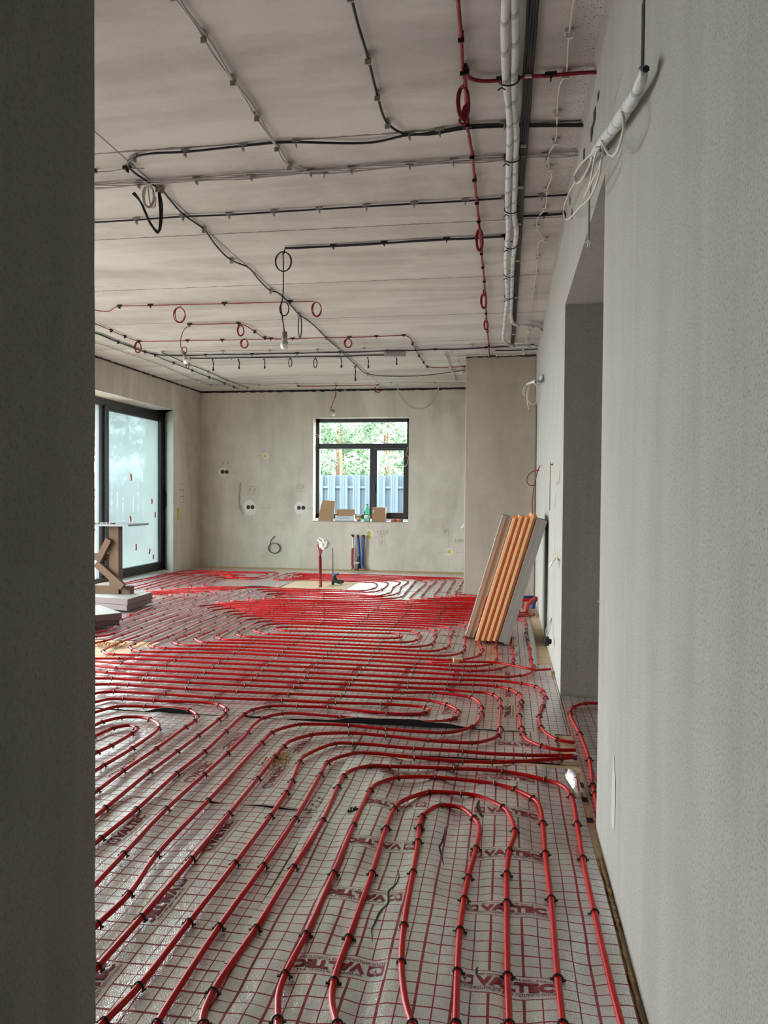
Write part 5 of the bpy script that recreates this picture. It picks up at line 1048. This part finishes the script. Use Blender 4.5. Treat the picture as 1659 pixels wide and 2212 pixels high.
tag(mb.build('foam_crumbs', M['foamy'], smooth=True), 'crumbs of foam around the pipe feet under the window', 'foam crumbs', kind='stuff')
# island connections
e = empty('conduit_bundle', 'upright red conduit bundle with a crumpled white bag tied on top', 'conduit', loc=tuple(FL(692, 1268)))
p0 = FL(692, 1268); Yi = p0.y
vtube([PY(692.5, 1268, Yi), PY(692, 1230, Yi), PY(691.5, 1201, Yi)], .021, M['redsleeve'], 'conduit', e); vtube([PY(690.5, 1268, Yi), PY(690.3, 1230, Yi - .02), PY(690, 1201, Yi - .02)], .012, M['redcable'], 'conduit', e)
for dx in (-4, .5, 4, 7): vtube([PY(691.5, 1203, Yi), PY(691.5 + dx * .3, 1194, Yi), PY(691.5 + dx * .8, 1184, Yi), PY(691 + dx * 1.1, 1176, Yi)], .009, M['redcable'], 'conduit', e)
bm = bmesh.new(); bmesh.ops.create_icosphere(bm, subdivisions=4, radius=1)
for v in bm.verts:
    n_ = mnoise.noise(v.co * 2.3) * .35 + mnoise.noise(v.co * 6) * .22; v.co *= 1 + n_
    if v.co.x < -.5 and v.co.z > .3: v.co += Vector((-.5, 0, .45))
    v.co = Vector((v.co.x * .068, v.co.y * .055, v.co.z * .068))
me = bpy.data.meshes.new('plastic_bag'); bm.to_mesh(me); bm.free(); me.materials.append(M['bag']); o = bpy.data.objects.new('plastic_bag', me); C.objects.link(o); o.location = PY(701, 1176, Yi); keep(o, e)
o.parent = None; o.matrix_parent_inverse = Matrix.Identity(4); tag(o, 'crumpled white plastic bag wrapped over the ends of the red conduits', 'bag')
e['label'] = 'upright red conduit bundle standing on the tan board, under a white bag'
Yj = FL(719, 1263).y
e = empty('drain_trap', 'black drain bend lying on the tan board beside a thin upright pipe', 'drain', loc=tuple(FL(733, 1262)))
vtube([PY(721.5, 1243, Yj), PY(722.5, 1249, Yj), PY(725, 1254, Yj), PY(731, 1256, Yj), PY(737, 1256, Yj), PY(740, 1260, Yj)], .032, M['drainblack'], 'bend', e, 12); vtube([PY(722, 1246, Yj), PY(722, 1241, Yj)], .030, M['drain'], 'socket', e, 12)
e = empty('water_riser', 'thin grey upright pipe in a black base with a blue lever', 'pipe', loc=tuple(FL(719.5, 1263)))
vtube([PY(719.2, 1263, Yj), PY(719, 1241, Yj)], .020, M['clipblack'], 'base', e); vtube([PY(719, 1243, Yj), PY(718, 1184, Yj)], .009, M['drain'], 'steel_pipe', e); vtube([PY(721, 1240.5, Yj - .02), PY(732, 1240, Yj - .02)], .011, M['blue'], 'lever', e)

# ------------------------------------------------------------------ boards leaning on the right wall
def lean_board(name, x0, t, Y, L_, W, ang, mats, label, group, rebate=.015, film=False):
    e = empty(name, label, 'insulation board', group, (x0, Y, .03))
    R = Matrix.Rotation(ang, 4, 'Y')
    mb = MB(); mb.box(0, t * .5, 0, W, 0, L_, 0, R); mb.box(t * .5, t, rebate, W + rebate, 0, L_, 0, R); o = mb.build('board_core', mats[0]); o.parent = e
    mb = MB(); mb.box(t * .02, t * .48, -.0015, 0, .001, L_ - .001, 0, R); o = mb.build('cut_edge', mats[1]); o.parent = e
    if film:
        q = MB(); n = 40
        for i in range(n):
            a0, a1 = L_ * i / n, L_ * (i + 1) / n; w0 = .003 + .006 * abs(mnoise.noise(Vector((a0 * 14, 0, 0)))); w1 = .003 + .006 * abs(mnoise.noise(Vector((a1 * 14, 0, 0))))
            q.add([tuple(R @ Vector(v)) for v in ((-.002, -.004, a0), (w0, -.004, a0), (w1, -.004, a1), (-.002, -.004, a1))], [(0, 1, 2, 3)])
        o = q.build('torn_film', M['whitepvc']); o.parent = e
    return e
AN = math.radians(16.3)
GB = 'insulation boards leaning on the right wall'
lean_board('leaning_board', -.345, .075, 6.62, 1.10, .5, AN, (M['greyboard'], M['greyboard']), 'grey coated board leaning leftmost of the stack, torn white film on its edge', GB, rebate=.010, film=True)
for k, (xx, hh, lb) in enumerate(((-.252, 1.085, 'orange foam board, leftmost of the four leaning on the right wall'), (-.204, 1.10, 'orange foam board, second from the left of the four'), (-.156, 1.09, 'orange foam board, third from the left of the four'), (-.108, 1.115, 'orange foam board, rightmost of the four, beside the grey board'))):
    lean_board('leaning_board', xx, .046, 6.44 + .006 * (k % 2), hh, .56, AN, (M['orange'], M['orangelight']), lb, GB, rebate=.022)
lean_board('leaning_board', -.055, .085, 6.42, 1.08, .56, AN, (M['greyboard'], M['greyboard']), 'thick grey coated board, rightmost of the leaning stack, touching the wall', GB, rebate=-.03)

# ------------------------------------------------------------------ slabs and wooden stand on the left
def slab(p, a, b_, z, t, label, step=.02):
    p, a, b_ = Vector(p), Vector(a), Vector(b_); e = empty('foam_slab', label, 'foam slab', 'grey pink foam slabs on the floor', (p.x, p.y, z))
    mb = MB(); q = [Vector((0, 0, 0)), a, a + b_, b_]; c = (a + b_) / 2
    def ringz(k, zz): return [tuple(c + (v - c) * k + Vector((0, 0, zz))) for v in q]
    V = ringz(1, 0) + ringz(1, t * .98); mb.add(V, [(0, 1, 2, 3)][::-1] + [(i, (i+1) % 4, (i+1) % 4 + 4, i + 4) for i in range(4)] + [(4, 5, 6, 7)]); o = mb.build('slab_body', M['pinkboard'], bevel=.006); o.parent = e
    V = ringz(.998, t * .985); o = MB().add(V, [(0, 1, 2, 3)]).build('slab_top', M['slabtop']); o.parent = e
a1_, b1_ = Vector((-1.16, .26, 0)), Vector((-.02, .60, 0))
slab((-3.87, 7.33, 0), a1_, b1_, .032, .058, 'lower foam slab of the stack under the wooden stand')
slab((-3.865, 7.335, 0), a1_, b1_, .091, .058, 'upper foam slab of the stack, the wooden stand stands on it')
a2_, b2_ = Vector((-.75, -.85, 0)) * .8, Vector((-.45, .40, 0))
slab((-3.52, 6.53, 0), a2_, b2_, .03, .058, 'lower foam slab of the front stack beside the near wall edge')
slab((-3.49, 6.52, 0), a2_, b2_, .089, .058, 'upper foam slab of the front stack beside the near wall edge')
YS = 7.68; zs = .150
e = empty('wooden_stand', 'rough timber stand with diagonal braces and a dusty top board on the slabs', 'stand', loc=(PY(245, 1298, YS).x, YS, zs))
def sbox(name, px0, px1, z0, z1, y0_, y1_, mat=M['wood']):
    a, b_ = PY(px0, 1200, y0_).x, PY(px1, 1200, y0_).x; return keep(MB().box(a, b_, y0_, y1_, z0, z1).build(name, mat, bevel=.003), e)
ztop = PY(245, 1136, YS).z
sbox('post', 235.5, 256, zs, ztop, YS, YS + .09); sbox('foot_beam', 195, 281, zs, zs + .085, YS + .03, YS + .12)
sbox('cross_bar', 190, 236, .51, .59, YS + .02, YS + .06)
def brace(p, q, w_, y0_):
    p, q = PY(*p, y0_), PY(*q, y0_); d = (q - p).normalized(); n_ = Vector((-d.z, 0, d.x)) * w_ / 2; D = Vector((0, .05, 0))
    V = [p - n_, q - n_, q + n_, p + n_]; V += [v + D for v in V]; return keep(MB().add(V, [(0, 1, 2, 3), (7, 6, 5, 4), (0, 4, 5, 1), (1, 5, 6, 2), (2, 6, 7, 3), (3, 7, 4, 0)]).build('brace', M['wood'], bevel=.002), e)
brace((206, 1217), (264, 1269), .075, YS - .052); brace((234, 1165), (210, 1212), .07, YS - .052)
zt0 = ztop; keep(MB().box(PY(185, 1135, YS).x, PY(279, 1135, YS - .1).x, YS - .12, YS + .35, zt0, zt0 + .022).build('top_board', M['drain']), e)
mb = MB()
for k in range(26): mb.lathe([(.003, 0), (.02, .006), (.015, .016), (.003, .02)], 6, (PY(208 + k * 1.7, 1135, YS).x, YS - .09 + .05 * random.random(), zt0 + .02))
tag(mb.build('mortar_crumbs', M['greyboard']), 'dried mortar crumbs on the top of the wooden stand', 'crumbs', kind='stuff')

# ------------------------------------------------------------------ small things on the floor
e = MB().box(-.035, .035, -.02, .02, 0, .034); o = e.build('wood_block', M['palewood'], bevel=.003); o.location = FL(989, 1432, .03); o.rotation_euler = (0, .05, .2); tag(o, 'small pale wood block lying on the pipes left of the leaning boards', 'block')
def leafy(px, py, label, s=.03):
    p = FL(px, py, .012); mb = MB(); mb.add([(-s, 0, .002), (0, -s * .35, .008), (s, 0, .004), (0, s * .35, .008)], [(0, 1, 2, 3)]); o = mb.build('green_leaf', M['needles']); o.location = p; o.rotation_euler = (0, 0, .2); tag(o, label, 'leaf', 'green leaves on the mats')
leafy(1118, 1412, 'green leaf on the mat right of the leaning boards'); leafy(1108, 1477, 'green leaf beside the pipe below the wood block')
def crumbs(px, py, n, sx, sy, mat, label, s=.008):
    mb = MB(); c = FL(px, py, .01); rnd = random.Random(px)
    for k in range(n):
        r = s * rnd.uniform(.4, 1.3); mb.lathe([(r * .2, 0), (r, r * .4), (r * .7, r), (r * .1, r * 1.3)], 6, (c.x + rnd.gauss(0, sx), c.y + rnd.gauss(0, sy), .008 + rnd.random() * .006))
    tag(mb.build('debris', mat), label, 'debris', kind='stuff')
crumbs(600, 1640, 60, .03, .06, M['foamy'], 'sawdust and crumbs between two pipes in the left foreground')
crumbs(235, 1394, 120, .12, .05, M['foamy'], 'wood shavings on the bare tan board at the left edge', .010)
crumbs(675, 1752, 30, .03, .05, M['socketgrey'], 'dark crumbs on the mat beside a clip in the foreground', .005)
crumbs(765, 1752, 14, .012, .012, M['clip'], 'broken green clips lying beside a pipe in the foreground', .009)
crumbs(1215, 1458, 60, .03, .03, M['foamy'], 'foam lumps by the corner of the doorway', .014)
# foam bead along the near wall
mb = MB(); P = [(.330 + .004 * mnoise.noise(Vector((i * .4, 0, 0))), 1.2 + i * .012, .006 + .006 * mnoise.noise(Vector((i * .3, 4, 0)))) for i in range(125)]
mb.tube(P, .006, 8, rf=lambda t: .5 + 2.2 * abs(mnoise.noise(Vector((t * 60, 1, 2))))); tag(mb.build('foam_bead', M['foamy'], smooth=True), 'yellow expanding foam bead along the foot of the near right wall', 'foam')
# stack of dark green clips at the wall foot
mb = MB(); c = FL(1206, 1448, .01)
for k in range(9): mb.tube([(c.x - .03 + k * .008, c.y, 0.004), (c.x - .03 + k * .008, c.y, .045), (c.x - .03 + k * .008, c.y + .03, .045), (c.x - .03 + k * .008, c.y + .03, .004)], .0022, 4)
tag(mb.build('clip_strip', M['clip']), 'strip of unused dark green clips at the foot of the right wall', 'clips')
# dark gaps between boards by the doorway mat
for k, (pa, pb) in enumerate((((1240, 1690), (1262, 1702)), ((1252, 1722), (1270, 1733)), ((1262, 1766), (1282, 1778)))):
    a, b_ = FL(*pa), FL(*pb); mb = MB().box(a.x, .341, b_.y, a.y, .0006, .0016); o = mb.build('trim_%d' % (11 + k), M['darkhole']); tag(o, kind='structure')
# blue pipe end
o = MB().tube([FL(1238, 1636, .02), FL(1247, 1637, .02)], .013, 10).build('pipe_end', M['blue'], smooth=True); tag(o, 'blue plastic pipe end beside the doorway mat', 'pipe')
# patch on the near right wall where an anchor was filled
mb = MB(); n = 40; c0 = plane(1326, 1715, 0, XR); V = []
for i in range(n):
    a = 2 * PI * i / n; k = 1 + .35 * mnoise.noise(Vector((math.cos(a) * 1.5, math.sin(a) * 2, 3))); V.append((XR - .0015, c0.y + .030 * k * math.cos(a) * (1.3 - .3 * math.sin(a)), c0.z + .11 * k * math.sin(a)))
mb.add(V, [tuple(range(n))]); o = mb.build('wall_patch', M['filler']); o.parent = wall_right

# hairline cracks, drips and pencil strokes on the right wall
def wall_line(pts, w_, mat, name):
    P = [plane(x, y, 0, XR - .0016) for x, y in pts]; mb = MB()
    for a, b_ in zip(P[:-1], P[1:]):
        d = (b_ - a).normalized(); n_ = Vector((0, -d.z, d.y)) * w_ / 2; mb.add([a - n_, b_ - n_, b_ + n_, a + n_], [(0, 1, 2, 3)])
    o = mb.build(name, mat); o.parent = wall_right; return o
wall_line([(1208, 1012), (1209, 1032), (1207, 1040)], .03, M['foamy'], 'foam_spot')
wall_line([(1205, 1040), (1202, 1052), (1200, 1075), (1198, 1100)], .008, M['darkhole'], 'crack')
wall_line([(1204, 1045), (1201, 1070)], .022, M['patch'], 'plaster_streak')
wall_line([(1198, 1140), (1197, 1240), (1195, 1300), (1193, 1420)], .006, M['pencil'], 'crack')
wall_line([(1196, 1150), (1196, 1195)], .02, M['patch'], 'plaster_streak')
wall_line([(1176, 1005), (1176, 1016)], .02, M['yellow'], 'foam_spot')
wall_line([(1204, 1190), (1204, 1204)], .03, M['yellow'], 'foam_spot')
wall_line([(1189, 1332), (1189, 1345)], .03, M['yellow'], 'foam_spot')
wall_line([(1345, 150), (1324, 233)], .003, M['pencil'], 'crack')
wall_line([(1307, 1652), (1318, 1690)], .0018, M['pencil'], 'pencil_mark')
wall_line([(1320, 1575), (1321, 1640)], .0018, M['pencil'], 'pencil_mark')
wall_line([(1328, 1580), (1328, 1650)], .0018, M['pencil'], 'pencil_mark')
wall_line([(1334, 1730), (1344, 1755)], .0015, M['pencil'], 'pencil_mark')
wall_line([(1291, 1298), (1297, 1306)], .004, M['pencil'], 'pencil_mark')

# tears in the foreground mat and a curled torn corner
mat_a = next(o for o in C.objects if o.name == 'insulation_mat')
def on_mat(px, py):
    p = FL(px, py, .01); p.z = wave(p.x, p.y, .026, 1) + .0015; return p
def tear(pts, wd):
    P = [on_mat(*q) for q in pts]; D = crom(P, 4); mb = MB(); L_, R_ = [], []
    for i, p in enumerate(D):
        t = (D[min(len(D)-1, i+1)] - D[max(0, i-1)]).normalized(); n_ = Vector((-t.y, t.x, 0)); k = math.sin(PI * i / (len(D) - 1)) ** .6 * wd
        j = .004 * mnoise.noise(Vector((i * .9, pts[0][0], 0))); L_.append(p + n_ * (k * .5 + j)); R_.append(p - n_ * (k * .5 - j))
    for i in range(len(D) - 1): mb.add([R_[i], R_[i+1], L_[i+1], L_[i]], [(0, 1, 2, 3)])
    o = mb.build('tear', M['darkhole']); bpy.context.view_layer.update(); o.parent = mat_a; o.matrix_parent_inverse = mat_a.matrix_world.inverted()
tear(T('B2', (160, 620), (170, 690), (150, 730), (110, 770), (105, 850), (60, 900), (30, 960), (10, 1010), (15, 1080)), .007)
tear(T('B2', (447, 370), (442, 420), (430, 460), (415, 490), (425, 540), (440, 620)), .007)
tear(T('B2', (650, 230), (642, 270), (655, 300), (668, 330)), .016)
tear(T('B2', (640, 1215), (632, 1240), (640, 1270), (660, 1300)), .005)
a0, a1, b0, b1 = FL(1219, 1676, .02), FL(1238, 1672, .05), FL(1247, 1718, .02), FL(1262, 1714, .02)
mb = MB(); n = 10; V = []
for i in range(n + 1):
    t = i / n; l = a0.lerp(b0, t); q = a1.lerp(b1, t); bow = math.sin(t * PI * 1.6 + .4) * .015
    V += [l, l.lerp(q, .5) + Vector((0, 0, .02 + bow)), q + Vector((0, 0, .012 + bow * .6))]
F_ = []
for i in range(n):
    for k in (0, 1): F_.append((3*i + k, 3*i + k + 1, 3*i + k + 4, 3*i + k + 3))
o = mb.add(V, F_).build('torn_corner', M['foil'], smooth=True); o.parent = mat_a; o.matrix_parent_inverse = mat_a.matrix_world.inverted()
